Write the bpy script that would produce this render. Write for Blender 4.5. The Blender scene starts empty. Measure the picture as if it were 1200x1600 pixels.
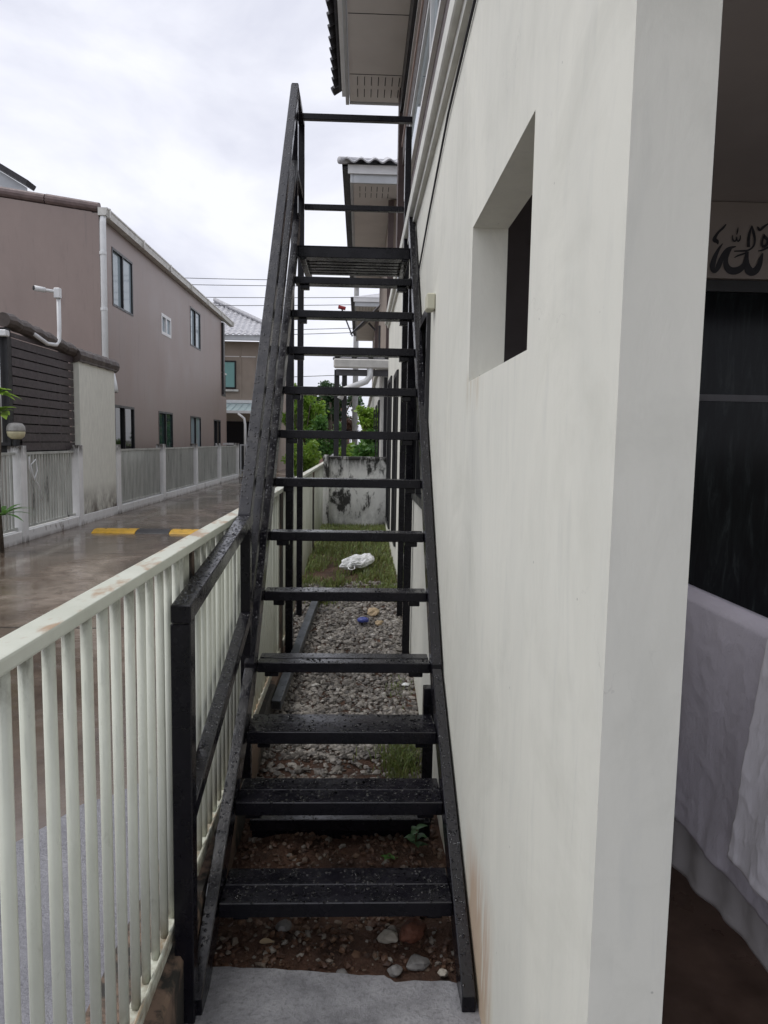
import bpy, bmesh, math, random
from mathutils import Vector, Matrix, noise
R = math.radians
random.seed(7)
scn = bpy.context.scene
col = scn.collection

# ------------------------------------------------------------------ camera
EYE = Vector((0, 0, 1.65))
FPX, CX, CY = 1109.0, 600.0, 800.0
def _axes(vp, roll):
    y = Vector((vp[0]-CX, vp[1]-CY, FPX)).normalized()
    x = Vector((1, roll, 0)); x -= x.dot(y)*y; x.normalize()
    return x, y, x.cross(-y) if x.cross(-y).y < 0 else y.cross(x)
ax, ay, az = _axes((562, 690), 0.017)
if az.y > 0: az = -az
cam = bpy.data.cameras.new('camera'); camo = bpy.data.objects.new('camera', cam); col.objects.link(camo)
right = Vector((ax.x, ay.x, az.x)); down = Vector((ax.y, ay.y, az.y)); fwd = Vector((ax.z, ay.z, az.z))
m = Matrix.Identity(4)
for i in range(3):
    m[i][0] = right[i]; m[i][1] = -down[i]; m[i][2] = -fwd[i]; m[i][3] = EYE[i]
camo.matrix_world = m
cam.sensor_fit = 'VERTICAL'; cam.sensor_height = 36; cam.lens = 36*FPX/1600
cam.clip_start = 0.02; cam.clip_end = 2000
scn.camera = camo

# ------------------------------------------------------------------ world: overcast sky
SUN_EL, SUN_AZ = R(60), R(-86)          # azimuth from +Y, towards -X
w = bpy.data.worlds.new('World'); scn.world = w; w.use_nodes = True
nt = w.node_tree; nt.nodes.clear()
N = nt.nodes.new; L = nt.links.new
out = N('ShaderNodeOutputWorld')
sky = N('ShaderNodeTexSky'); sky.sky_type = 'NISHITA'; sky.sun_disc = False
sky.sun_elevation = SUN_EL; sky.sun_rotation = SUN_AZ
b1 = N('ShaderNodeBackground'); b1.inputs[1].default_value = 0.1; L(sky.outputs[0], b1.inputs[0])
tc = N('ShaderNodeTexCoord'); mp = N('ShaderNodeMapping'); mp.inputs['Scale'].default_value = (1, 1, 1.7); mp.inputs['Location'].default_value = (.35, .9, .2)
L(tc.outputs['Generated'], mp.inputs[0])
n1 = N('ShaderNodeTexNoise'); n1.inputs['Scale'].default_value = 3.4; n1.inputs['Detail'].default_value = 6; n1.inputs['Roughness'].default_value = .55
n1.inputs['Distortion'].default_value = .35
L(mp.outputs[0], n1.inputs['Vector'])
cr = N('ShaderNodeValToRGB'); e = cr.color_ramp.elements
e[0].position = .36; e[0].color = (.745, .76, .865, 1); e[1].position = .60; e[1].color = (.965, .975, 1.05, 1)
L(n1.outputs['Fac'], cr.inputs[0])
b2 = N('ShaderNodeBackground'); b2.inputs[1].default_value = 1.08; L(cr.outputs[0], b2.inputs[0])
mx = N('ShaderNodeMixShader'); mx.inputs[0].default_value = .93
L(b1.outputs[0], mx.inputs[1]); L(b2.outputs[0], mx.inputs[2]); L(mx.outputs[0], out.inputs[0])
sl = bpy.data.lights.new('sun', 'SUN'); sl.energy = 1.5; sl.angle = R(35); sl.color = (1, .97, .93)
so = bpy.data.objects.new('sun', sl); col.objects.link(so)
sd = Vector((math.sin(SUN_AZ)*math.cos(SUN_EL), math.cos(SUN_AZ)*math.cos(SUN_EL), math.sin(SUN_EL)))
so.rotation_euler = sd.to_track_quat('Z', 'Y').to_euler(); so.location = (-8, 4, 14)
vs = scn.view_settings
vs.view_transform = 'Standard'; vs.look = 'None'; vs.gamma = 1; vs.use_curve_mapping = False; vs.exposure = 0.0
scn.cycles.use_adaptive_sampling = True; scn.cycles.adaptive_threshold = .02
scn.cycles.max_bounces = 5; scn.cycles.diffuse_bounces = 3; scn.cycles.glossy_bounces = 3; scn.cycles.transmission_bounces = 3

# ------------------------------------------------------------------ helpers
WL = {}
class MB:
    def __init__(s): s.v = []; s.f = []
    def add(s, vs_, fs):
        k = len(s.v); s.v += [Vector(p) for p in vs_]; s.f += [tuple(i+k for i in f) for f in fs]; return s
    def box(s, x0, x1, y0, y1, z0, z1):
        return s.add([(x0,y0,z0),(x1,y0,z0),(x1,y1,z0),(x0,y1,z0),(x0,y0,z1),(x1,y0,z1),(x1,y1,z1),(x0,y1,z1)],
                     [(0,3,2,1),(4,5,6,7),(0,1,5,4),(1,2,6,5),(2,3,7,6),(3,0,4,7)])
    def beam(s, p, q, wd, ht, up=(0,0,1)):
        p = Vector(p); q = Vector(q); d = (q-p).normalized(); u = Vector(up)
        if abs(d.dot(u)) > .98: u = Vector((0,1,0))
        r = d.cross(u).normalized()*wd/2; u = r.cross(d).normalized()*ht/2
        a = [p-r-u, p+r-u, p+r+u, p-r+u]; b = [x+(q-p) for x in a]
        return s.add(a+b, [(0,1,2,3),(7,6,5,4),(0,4,5,1),(1,5,6,2),(2,6,7,3),(3,7,4,0)])
    def beamv(s, p, q, wd, ht):
        """beam in the YZ plane with ends cut vertically; ht measured vertically"""
        p = Vector(p); q = Vector(q); h = wd/2
        a = [p+Vector((-h,0,-ht/2)), p+Vector((h,0,-ht/2)), p+Vector((h,0,ht/2)), p+Vector((-h,0,ht/2))]
        b = [x+(q-p) for x in a]
        return s.add(a+b, [(0,1,2,3),(7,6,5,4),(0,4,5,1),(1,5,6,2),(2,6,7,3),(3,7,4,0)])
    def tube(s, pts, r, n=8, cap=True):
        pts = [Vector(p) for p in pts]; rs = r if isinstance(r, (list, tuple)) else [r]*len(pts)
        k = len(s.v); prev = None
        for i, p in enumerate(pts):
            d = (pts[min(i+1, len(pts)-1)]-pts[max(i-1, 0)]).normalized()
            if prev is None:
                a = Vector((0,0,1)) if abs(d.z) < .9 else Vector((1,0,0)); a = (a-a.dot(d)*d).normalized()
            else:
                a = (prev-prev.dot(d)*d).normalized()
            prev = a; b = d.cross(a)
            for j in range(n):
                t = 2*math.pi*j/n; s.v.append(p+(a*math.cos(t)+b*math.sin(t))*rs[i])
        for i in range(len(pts)-1):
            for j in range(n):
                s.f.append((k+i*n+j, k+i*n+(j+1)%n, k+(i+1)*n+(j+1)%n, k+(i+1)*n+j))
        if cap:
            s.f.append(tuple(k+j for j in reversed(range(n)))); e_ = k+(len(pts)-1)*n
            s.f.append(tuple(e_+j for j in range(n)))
        return s
    def lathe(s, prof, c, n=20):
        k = len(s.v); c = Vector(c)
        for r_, z in prof:
            for j in range(n):
                t = 2*math.pi*j/n; s.v.append(c+Vector((r_*math.cos(t), r_*math.sin(t), z)))
        for i in range(len(prof)-1):
            for j in range(n):
                s.f.append((k+i*n+j, k+i*n+(j+1)%n, k+(i+1)*n+(j+1)%n, k+(i+1)*n+j))
        s.f.append(tuple(k+j for j in reversed(range(n)))); e_ = k+(len(prof)-1)*n
        s.f.append(tuple(e_+j for j in range(n)))
        return s
    def quad(s, a, b, c, d): return s.add([a,b,c,d], [(0,1,2,3)])
    def prism(s, pts, z0, z1):
        n = len(pts)
        return s.add([(x,y,z0) for x,y in pts]+[(x,y,z1) for x,y in pts],
                     [tuple(reversed(range(n))), tuple(range(n,2*n))]+[(i,(i+1)%n,n+(i+1)%n,n+i) for i in range(n)])
    def build(s, name, mat_, parent=None, bevel=0, smooth=False, seg=1, origin=None):
        if origin is None:
            xs = [v.x for v in s.v]; ys = [v.y for v in s.v]; zs = [v.z for v in s.v]
            origin = Vector(((min(xs)+max(xs))/2, (min(ys)+max(ys))/2, min(zs)))
        origin = Vector(origin)
        me = bpy.data.meshes.new(name); me.from_pydata([v-origin for v in s.v], [], s.f)
        if bevel:
            bm = bmesh.new(); bm.from_mesh(me)
            es = [e_ for e_ in bm.edges if len(e_.link_faces) == 2 and e_.calc_face_angle(0) > .6]
            bmesh.ops.bevel(bm, geom=es, offset=bevel, segments=seg, affect='EDGES', profile=.6, clamp_overlap=True)
            bm.to_mesh(me); bm.free()
        if smooth:
            me.polygons.foreach_set('use_smooth', [True]*len(me.polygons))
        me.materials.append(M[mat_]); me.update()
        o = bpy.data.objects.new(name, me); col.objects.link(o); place(o, origin, parent); return o
def place(o, world, parent=None):
    WL[o.name] = Vector(world)
    if parent is not None:
        o.parent = parent; o.location = Vector(world)-WL[parent.name]
    else: o.location = world
def copy_to(src, world, parent=None):
    o = src.copy(); col.objects.link(o); place(o, world, parent); return o
def tag(o, label, cat=None, group=None, kind=None):
    if label: o['label'] = label
    if cat: o['category'] = cat
    if group: o['group'] = group
    if kind: o['kind'] = kind
    return o
def thing(name, loc, label, cat, group=None):
    o = bpy.data.objects.new(name, None); o.empty_display_size = .1; col.objects.link(o); place(o, loc)
    return tag(o, label, cat, group)
def structure(o, label=None): o['kind'] = 'structure'; return o

# ------------------------------------------------------------------ materials
M = {}
class NG:
    def __init__(s, name):
        s.m = bpy.data.materials.new(name); s.m.use_nodes = True; s.t = s.m.node_tree; M[name] = s.m
        s.b = s.t.nodes['Principled BSDF']; s.geo = s.t.nodes.new('ShaderNodeNewGeometry')
    def n(s, typ, **kw):
        x = s.t.nodes.new(typ)
        for k, v in kw.items(): setattr(x, k, v)
        return x
    def l(s, a, b): s.t.links.new(a, b)
    def pos(s, scale=(1,1,1), off=(0,0,0)):
        mp_ = s.n('ShaderNodeMapping'); mp_.inputs['Scale'].default_value = scale; mp_.inputs['Location'].default_value = off
        s.l(s.geo.outputs['Position'], mp_.inputs[0]); return mp_.outputs[0]
    def noise(s, scale, detail=5, rough=.55, vec=None, dist=0):
        x = s.n('ShaderNodeTexNoise'); x.inputs['Scale'].default_value = scale; x.inputs['Detail'].default_value = detail
        x.inputs['Roughness'].default_value = rough; x.inputs['Distortion'].default_value = dist
        s.l(vec if vec is not None else s.geo.outputs['Position'], x.inputs['Vector']); return x.outputs['Fac']
    def ramp(s, fac, stops):
        r_ = s.n('ShaderNodeValToRGB'); el = r_.color_ramp.elements
        while len(el) < len(stops): el.new(.5)
        for k, (p, c) in enumerate(stops):
            el[k].position = p; el[k].color = (*c, 1) if len(c) == 3 else c
        s.l(fac, r_.inputs[0]); return r_.outputs[0]
    def val(s, fac, a, b, lo=0., hi=1.):
        x = s.n('ShaderNodeMapRange'); x.inputs[1].default_value = a; x.inputs[2].default_value = b
        x.inputs[3].default_value = lo; x.inputs[4].default_value = hi; s.l(fac, x.inputs[0]); return x.outputs[0]
    def math(s, op, a, b=None):
        x = s.n('ShaderNodeMath', operation=op)
        for k, v in enumerate((a, b)):
            if v is None: continue
            if isinstance(v, (int, float)): x.inputs[k].default_value = v
            else: s.l(v, x.inputs[k])
        return x.outputs[0]
    def mix(s, fac, a, b):
        x = s.n('ShaderNodeMix', data_type='RGBA')
        for k, v in ((0, fac), (6, a), (7, b)):
            if isinstance(v, (int, float)): x.inputs[k].default_value = v
            elif isinstance(v, tuple): x.inputs[k].default_value = (*v, 1)
            else: s.l(v, x.inputs[k])
        return x.outputs[2]
    def sep(s, which='Position'):
        x = s.n('ShaderNodeSeparateXYZ'); s.l(s.geo.outputs[which], x.inputs[0]); return x.outputs
    def base(s, c):
        if isinstance(c, tuple): s.b.inputs['Base Color'].default_value = (*c, 1)
        else: s.l(c, s.b.inputs['Base Color'])
    def rough(s, v):
        if isinstance(v, (int, float)): s.b.inputs['Roughness'].default_value = v
        else: s.l(v, s.b.inputs['Roughness'])
    def bump(s, h, strength=.4, dist=.01):
        x = s.n('ShaderNodeBump'); x.inputs['Strength'].default_value = strength; x.inputs['Distance'].default_value = dist
        if s.b.inputs['Normal'].links: s.l(s.b.inputs['Normal'].links[0].from_socket, x.inputs['Normal'])
        s.l(h, x.inputs['Height']); s.l(x.outputs[0], s.b.inputs['Normal'])
def sc(c, k): return tuple(min(1, x*k) for x in c)
def simple(name, c, rough=.6, var=.18, scale=5, bump=.15, bs=60, metal=0, dist=.004):
    g = NG(name); f = g.noise(scale, 6); g.base(g.ramp(f, [(.3, sc(c, 1-var)), (.7, sc(c, 1+var))]))
    f2 = g.noise(scale*3, 4); g.rough(g.val(f2, .3, .7, max(.02, rough-.1), min(1, rough+.1)))
    g.b.inputs['Metallic'].default_value = metal
    if bump: g.bump(g.noise(bs, 4), bump, dist)
    return g
def drops(g, scale=78, dens=.72, strength=.75):
    """rain beads on faces that look up"""
    v = g.n('ShaderNodeTexVoronoi', feature='F1'); v.inputs['Scale'].default_value = scale
    w_ = g.n('ShaderNodeVectorMath', operation='ADD'); nz = g.n('ShaderNodeTexNoise'); nz.inputs['Scale'].default_value = 130
    g.l(g.geo.outputs['Position'], nz.inputs['Vector'])
    ms = g.n('ShaderNodeVectorMath', operation='SCALE'); ms.inputs['Scale'].default_value = .006
    g.l(nz.outputs['Color'], ms.inputs[0]); g.l(g.geo.outputs['Position'], w_.inputs[0]); g.l(ms.outputs[0], w_.inputs[1])
    g.l(w_.outputs[0], v.inputs['Vector'])
    sp = g.n('ShaderNodeSeparateColor'); g.l(v.outputs['Color'], sp.inputs[0])
    rad = g.val(sp.outputs[0], 1-dens, 1, 0, .52)
    h = g.math('MAXIMUM', g.math('SUBTRACT', rad, v.outputs['Distance']), 0)
    h = g.math('POWER', h, .6)
    up = g.val(g.sep('True Normal')[2], .05, .35)
    return g.math('MULTIPLY', h, up)
# black wet paint
g = NG('black_paint')
f = g.noise(9, 6, .6)
g.base(g.ramp(f, [(.3, (.004, .004, .006)), (.72, (.010, .009, .013))]))
h = drops(g)
rb = g.val(g.noise(14, 5), .3, .7, .13, .34); g.l(g.val(g.sep('True Normal')[2], .1, .5, .24, .62), g.b.inputs['Specular IOR Level'])
g.rough(g.math('MULTIPLY', rb, g.val(h, 0, .25, 1, .25)))
g.bump(h, 1, .009); g.bump(g.noise(70, 3, .6, g.pos((1, 1, .15))), .12, .004)
# black dry-ish posts elsewhere
simple('black_steel', (.009, .009, .011), .4, .3, 8, .1)
simple('cut_steel', (.09, .10, .115), .35, .3, 10, .2, 90, .5)
# cream render of the house
g = NG('cream_wall')
st = g.noise(2.2, 6, .6, g.pos((1, 1, .28)), .6); fine = g.noise(16, 5, .6, g.pos((1, 1, .2)))
c = g.mix(g.val(st, .35, .68, 0, 1), (.735, .73, .655), (.63, .63, .57))
c = g.mix(g.val(fine, .56, .74, 0, .3), c, (.53, .54, .505))
xyz = g.sep()
# rusty run-off low down where the stair foot stands, own ragged shape
ry = g.math('ABSOLUTE', g.math('SUBTRACT', xyz[1], 1.98))
rm = g.math('MULTIPLY', g.val(ry, .08, .27, 1, 0), g.val(xyz[2], .05, .46, 1, 0))
rn = g.noise(9, 6, .65, g.pos((1, 3.2, .35)))
rm = g.math('MULTIPLY', rm, g.val(rn, .36, .56, 0, 1.5))
xs = g.val(xyz[0], .40, .42, 1, 0)
rm = g.math('MINIMUM', g.math('MULTIPLY', rm, xs), .55)
c = g.mix(rm, c, (.42, .20, .07))
yl = g.math('MULTIPLY', g.val(xyz[2], 0, .35, .55, 0), g.val(g.noise(5, 5, .6, g.pos((1, 2, .4))), .4, .65))
c = g.mix(yl, c, (.52, .48, .30))
# dirty run under the window opening
sm = g.math('MULTIPLY', g.val(xyz[2], 1.74, 1.87, 0, .8), g.math('MULTIPLY', g.val(xyz[2], 1.87, 1.90, 1, 0), g.math('MULTIPLY', g.val(xyz[1], 2.1, 2.3), g.val(xyz[1], 2.48, 2.52, 1, 0))))
sm = g.math('MULTIPLY', sm, g.val(g.noise(14, 4, .6, g.pos((1, 2.5, .3))), .48, .66))
c = g.mix(sm, c, (.46, .37, .24))
bl = g.noise(1.7, 9, .68, None, .8); c = g.mix(g.val(bl, .50, .68, 0, .42), c, (.53, .53, .465))
sm2 = g.noise(5.5, 7, .65, g.pos((1.6, 1.6, .3)), .9); c = g.mix(g.val(sm2, .57, .70, 0, .2), c, (.44, .455, .43))
vd = g.n('ShaderNodeTexVoronoi'); vd.inputs['Scale'].default_value = 9; g.l(g.geo.outputs['Position'], vd.inputs['Vector'])
c = g.mix(g.val(vd.outputs['Distance'], .018, .03, .6, 0), c, (.25, .25, .23))
vc = g.n('ShaderNodeTexVoronoi', feature='DISTANCE_TO_EDGE'); vc.inputs['Scale'].default_value = 1.5
wv = g.n('ShaderNodeVectorMath', operation='ADD'); nz = g.n('ShaderNodeTexNoise'); nz.inputs['Scale'].default_value = 5; nz.inputs['Detail'].default_value = 6
g.l(g.geo.outputs['Position'], nz.inputs['Vector']); g.l(g.geo.outputs['Position'], wv.inputs[0]); vsn = g.n('ShaderNodeVectorMath', operation='SCALE'); vsn.inputs['Scale'].default_value = .5; g.l(nz.outputs['Color'], vsn.inputs[0]); g.l(vsn.outputs[0], wv.inputs[1]); g.l(wv.outputs[0], vc.inputs['Vector'])
ck = g.math('MULTIPLY', g.val(vc.outputs['Distance'], .0008, .003, 1, 0), g.val(g.noise(2.3, 3), .56, .64)); c = g.mix(g.math('MULTIPLY', ck, .22), c, (.30, .29, .26))
g.base(c); g.rough(.72); g.bump(g.noise(22, 7, .62, g.pos((1, 1, .45)), .5), .16, .010); g.bump(st, .15, .03)
simple('ledge_paint', (.62, .62, .58), .7, .14, 6, .1)
simple('reveal_paint', (.66, .65, .58), .75, .1, 4, .12, 40)
# fence paint
g = NG('fence_paint')
f = g.noise(7, 6, .6, g.pos((1, 1, .45)))
c = g.ramp(f, [(.3, (.52, .54, .455)), (.68, (.62, .64, .555))])
z_ = g.sep()[2]; up = g.sep('True Normal')[2]
ru = g.math('MULTIPLY', g.val(up, .5, .8), g.val(g.noise(6, 7, .65, g.pos((2, .9, 1))), .50, .60))
c = g.mix(g.math('MULTIPLY', ru, .8), c, (.36, .21, .10))
lw = g.math('MULTIPLY', g.val(z_, .2, .36, 1, 0), g.val(g.noise(26, 5), .35, .6))
c = g.mix(lw, c, (.14, .095, .045))
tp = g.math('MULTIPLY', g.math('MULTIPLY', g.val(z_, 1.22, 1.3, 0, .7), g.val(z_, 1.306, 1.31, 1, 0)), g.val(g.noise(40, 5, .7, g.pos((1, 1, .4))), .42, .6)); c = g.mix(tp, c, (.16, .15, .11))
gr = g.val(g.noise(34, 6, .75, g.pos((1, 1, .35))), .60, .72, 0, .35)
c = g.mix(gr, c, (.25, .25, .19))
g.base(c); g.rough(.42); g.bump(g.noise(80, 4), .12, .003)
g = NG('far_fence_paint')
f = g.noise(3.2, 7, .65, g.pos((1, 1.6, .35)))
c = g.ramp(f, [(.30, (.07, .07, .06)), (.40, (.36, .37, .34)), (.7, (.54, .55, .51))])
g.base(c); g.rough(.5)
def mouldy(name, clean, dark, zlo, zhi, topz=None, amt=.55, botz=.3):
    g = NG(name); z = g.sep()[2]
    n = g.noise(3.4, 8, .68, g.pos((1, 1, .55)), .4); n2 = g.noise(13, 6, .65, g.pos((1, 1, .35)))
    s_ = g.math('ADD', g.math('MULTIPLY', n, .65), g.math('MULTIPLY', n2, .35))
    mk = g.val(s_, amt, amt+.07)
    bt = g.math('MULTIPLY', g.val(z, zlo, zlo+botz, 1, 0), g.val(s_, .38, .54))
    mk = g.math('MAXIMUM', mk, bt)
    if topz is not None:
        tp = g.math('MULTIPLY', g.val(z, topz-.24, topz, 0, 1.2), g.val(n2, .34, .55)); mk = g.math('MAXIMUM', mk, tp)
    mk = g.math('MINIMUM', mk, 1)
    g.base(g.mix(mk, g.mix(g.val(n2, .3, .7), sc(clean, .85), clean), dark)); g.rough(.7); g.bump(n2, .3, .01); return g
mouldy('post_white', (.84, .84, .83), (.07, .06, .05), .02, .4, 1.5, .63, .12)
mouldy('panel_cream', (.80, .80, .71), (.09, .065, .05), .2, 1, None, .66, .55)
mouldy('base_white', (.82, .82, .81), (.09, .06, .045), .0, .1, None, .565, .1)
mouldy('mould_wall', (.76, .76, .72), (.028, .027, .024), .35, .6, 1.44, .485, .6)
mouldy('fence_base', (.20, .135, .095), (.022, .020, .016), -.05, .1, None, .475, .22)
mouldy('rust_post', (.10, .065, .045), (.02, .018, .016), 0, .3, None, .47, .3)
# road, wet
g = NG('wet_road')
big = g.noise(.55, 7, .6, g.pos((1, .8, 1)), .8); md = g.noise(5, 7, .65); fi = g.noise(60, 4)
c = g.ramp(big, [(.34, (.055, .040, .030)), (.52, (.15, .115, .087)), (.66, (.29, .24, .195))])
c = g.mix(g.val(md, .45, .7, 0, .7), c, (.088, .062, .044))
sepx = g.sep()
jn = g.math('ABSOLUTE', g.math('SUBTRACT', g.math('FRACT', g.math('MULTIPLY', sepx[1], .25)), .5))
c = g.mix(g.val(jn, .003, .006, 1, 0), c, (.03, .022, .018))
jx = g.math('ABSOLUTE', g.math('ADD', sepx[0], 4.35))
c = g.mix(g.math('MULTIPLY', g.val(jx, .05, .12, .8, 0), g.val(md, .4, .55)), c, (.27, .24, .20))
g.base(c); pud = g.noise(.8, 5, .55, g.pos((1.1, .45, 1), (3, 1, 0)), .5)
sk = g.noise(2.2, 8, .7, g.pos((.5, 2.4, 1)), .6); g.rough(g.math('ADD', g.val(pud, .42, .58, .04, .22), g.val(sk, .45, .65, 0, .16))); g.bump(fi, .12, .004); g.bump(md, .1, .006)
g.b.inputs['Specular IOR Level'].default_value = .6
g = NG('wet_apron')
f = g.noise(2.5, 7, .6); g.base(g.ramp(f, [(.3, (.16, .16, .18)), (.7, (.30, .30, .325))])); g.rough(g.val(g.noise(3, 5), .35, .65, .1, .35)); g.bump(g.noise(60, 5, .7), .9, .012)
g = NG('slab_concrete')
f = g.noise(3.2, 9, .72, None, .3); f2 = g.noise(70, 5, .7); c = g.ramp(f, [(.36, (.14, .14, .15)), (.52, (.27, .27, .285)), (.68, (.38, .38, .40))]); c = g.mix(g.val(f2, .5, .7, 0, .6), c, (.08, .08, .085))
g.base(c); g.rough(g.val(f, .35, .65, .25, .5)); g.bump(f2, .8, .01)
g = NG('soil')
f = g.noise(9, 8, .65); g.base(g.ramp(f, [(.3, (.036, .018, .010)), (.55, (.092, .044, .026)), (.75, (.15, .080, .05))])); g.rough(.75); g.bump(g.noise(45, 6, .65), .9, .03)
g = NG('ground_earth')
f = g.noise(.6, 8, .6); g.base(g.ramp(f, [(.35, (.10, .095, .07)), (.65, (.20, .19, .16))])); g.rough(.8)
g = NG('paving'); f = g.noise(1.2, 8, .6); g.base(g.ramp(f, [(.3, (.22, .205, .185)), (.7, (.42, .40, .37))])); g.rough(.4)
def island(name, stops, rough=.6, bump=0):
    g = NG(name); c = g.ramp(g.geo.outputs['Random Per Island'], stops); n_ = g.noise(60, 4)
    g.base(g.mix(g.val(n_, .35, .7, 0, .4), c, sc(stops[0][1], .6))); g.rough(rough)
    if bump: g.bump(n_, bump, .006)
    return g
island('gravel_mix', [(0, (.075, .068, .062)), (.35, (.165, .148, .132)), (.7, (.27, .248, .22)), (.93, (.36, .325, .285)), (1, (.52, .50, .46))], .45, .4)
island('pebble_mix', [(0, (.05, .025, .015)), (.4, (.10, .05, .03)), (.7, (.15, .085, .05)), (.9, (.18, .15, .12)), (1, (.28, .26, .23))], .5, .4)
def leafm(name, stops, trans=.25, rough=.45):
    g = island(name, stops, rough); g.b.inputs['Transmission Weight'].default_value = 0
    tr = g.n('ShaderNodeBsdfTranslucent'); tr.inputs[0].default_value = (*sc(stops[-1][1], 1.5), 1)
    mx_ = g.n('ShaderNodeMixShader'); mx_.inputs[0].default_value = trans
    o_ = g.t.nodes['Material Output']; g.l(g.b.outputs[0], mx_.inputs[1]); g.l(tr.outputs[0], mx_.inputs[2]); g.l(mx_.outputs[0], o_.inputs[0])
leafm('grass_blade', [(0, (.045, .065, .016)), (.5, (.11, .18, .035)), (.85, (.18, .27, .055)), (1, (.27, .26, .11))])
leafm('leaf_bright', [(0, (.08, .18, .02)), (.5, (.16, .31, .035)), (1, (.28, .42, .06))], .3)
leafm('leaf_mid', [(0, (.035, .105, .022)), (.5, (.075, .19, .038)), (1, (.13, .27, .055))], .25)
leafm('leaf_dark', [(0, (.022, .058, .024)), (.5, (.042, .10, .038)), (1, (.08, .15, .055))], .2)
leafm('leaf_lime', [(0, (.13, .26, .03)), (1, (.30, .46, .07))], .3)
leafm('leaf_redbrown', [(0, (.05, .03, .02)), (1, (.12, .06, .04))], .2)
simple('bark', (.10, .08, .06), .8, .35, 14, .6, 40)
# left house
g = NG('brown_wall')
f = g.noise(1.1, 8, .62, g.pos((1, 1, .5)), .4); f2 = g.noise(9, 5, .6, g.pos((1, 1, .22)))
c = g.ramp(f, [(.3, (.218, .156, .132)), (.7, (.278, .206, .178))]); c = g.mix(g.val(f2, .6, .75, 0, .3), c, (.16, .115, .105))
dm = g.math('MULTIPLY', g.val(g.sep()[2], 1.5, 4.2, .55, 0), g.val(f, .35, .6)); c = g.mix(dm, c, (.225, .158, .137)); ws = g.noise(4.5, 8, .7, g.pos((1.2, 1.2, .12)), .5); c = g.mix(g.val(ws, .58, .72, 0, .45), c, (.12, .09, .085))
g.base(c); g.rough(g.val(f, .3, .7, .38, .52)); g.b.inputs['Specular IOR Level'].default_value = .95; g.bump(f2, .12, .02)
simple('tan_wall', (.30, .245, .20), .75, .1, 1.5, .05)
simple('upper_brown', (.085, .058, .054), .6, .2, 5, .1)
simple('pink_trim', (.50, .38, .34), .6, .1)
g = NG('mottle_trim'); f = g.noise(16, 8, .7); g.base(g.ramp(f, [(.35, (.09, .075, .072)), (.62, (.20, .175, .17)), (.74, (.34, .32, .32))])); g.rough(.7)
simple('white_pvc', (.74, .75, .75), .35, .06, 5, .04)
simple('gutter_white', (.63, .62, .58), .45, .18, 5, .05)
simple('soffit_paint', (.74, .71, .69), .75, .05, 2, .03)
simple('fascia_grey', (.52, .54, .56), .5, .08, 4, .04)
simple('slot_dark', (.02, .02, .02), .8, .1)
simple('roof_dark', (.028, .026, .03), .5, .35, 9, .2)
simple('cap_tile', (.075, .058, .050), .55, .4, 7, .25, 30)
simple('ridge_brown', (.15, .105, .10), .5, .25, 6, .1)
simple('roof_grey', (.46, .46, .48), .55, .2, 5, .15, 30)
simple('slat_brown', (.055, .043, .046), .45, .2, 8, .1)
simple('dark_frame', (.016, .016, .018), .4, .2)
simple('white_frame', (.75, .75, .75), .45, .06)
def glass(name, c, rough=.04):
    g = NG(name); g.base(c); g.rough(rough); g.b.inputs['Specular IOR Level'].default_value = .35
    g.bump(g.noise(1.4, 2), .04, .02)
glass('glass_dark', (.008, .010, .012)); glass('glass_pale', (.33, .40, .44)); glass('glass_green', (.03, .06, .055)); glass('glass_teal', (.22, .40, .38))
g = NG('glass_door'); f = g.noise(9, 6, .65, g.pos((2.2, 1, .35)), .6); g.base(g.ramp(f, [(.42, (.004, .005, .007)), (.56, (.009, .012, .014)), (.68, (.028, .034, .036))])); g.rough(.12); g.b.inputs['Specular IOR Level'].default_value = .15
simple('green_metal', (.36, .45, .46), .4, .08, 3, .02)
simple('calligraphy_ink', (.012, .012, .018), .5, .1)
simple('lintel_paint', (.34, .30, .275), .75, .06, 3, .04)
simple('ceiling_paint', (.56, .52, .50), .8, .05, 3, .03)
g = NG('tile_floor'); f = g.noise(6, 7, .65); g.base(g.ramp(f, [(.3, (.055, .034, .026)), (.7, (.115, .075, .058))])); g.rough(g.val(g.noise(7, 5), .35, .65, .25, .55))
simple('yellow_rubber', (.60, .34, .015), .45, .2, 9, .2); simple('black_rubber', (.016, .016, .018), .45, .3, 9, .2)
g = NG('sheet_lilac'); f = g.noise(5, 6); g.base(g.ramp(f, [(.3, (.60, .57, .67)), (.7, (.66, .63, .73))])); g.rough(.9); g.bump(g.noise(34, 7, .7, g.pos((1, 1, .7)), 1.5), .45, .012)
g = NG('sheet_grey'); g.base((.52, .50, .53)); g.rough(.9); g.bump(g.noise(12, 5, .6), .2, .012)
g = NG('sheet_white'); g.base((.82, .80, .88)); g.rough(.9); g.bump(g.noise(30, 6, .65, g.pos((1, 1, .4)), .6), .35, .010)
simple('plastic_white', (.80, .81, .82), .3, .06, 9, .2, 50)
simple('plastic_blue', (.05, .07, .30), .3, .15); simple('plastic_red', (.35, .03, .03), .4, .1)
simple('tan_debris', (.42, .32, .20), .7, .25, 20, .4); simple('brick_red', (.13, .05, .03), .75, .3, 16, .5)
simple('rock_grey', (.16, .155, .15), .55, .35, 14, .6); simple('rock_pale', (.36, .33, .28), .55, .25, 14, .5)
simple('pole_concrete', (.34, .34, .34), .75, .15, 6, .2); simple('wire_black', (.02, .02, .025), .6, .1)
simple('dish_grey', (.10, .10, .11), .45, .2); simple('steel_rack', (.22, .22, .22), .3, .1, 9, .02, 50, .8)
simple('lamp_grey', (.32, .31, .29), .35, .2, 15, .1); simple('lamp_cream', (.60, .55, .36), .35, .15, 15)
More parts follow.
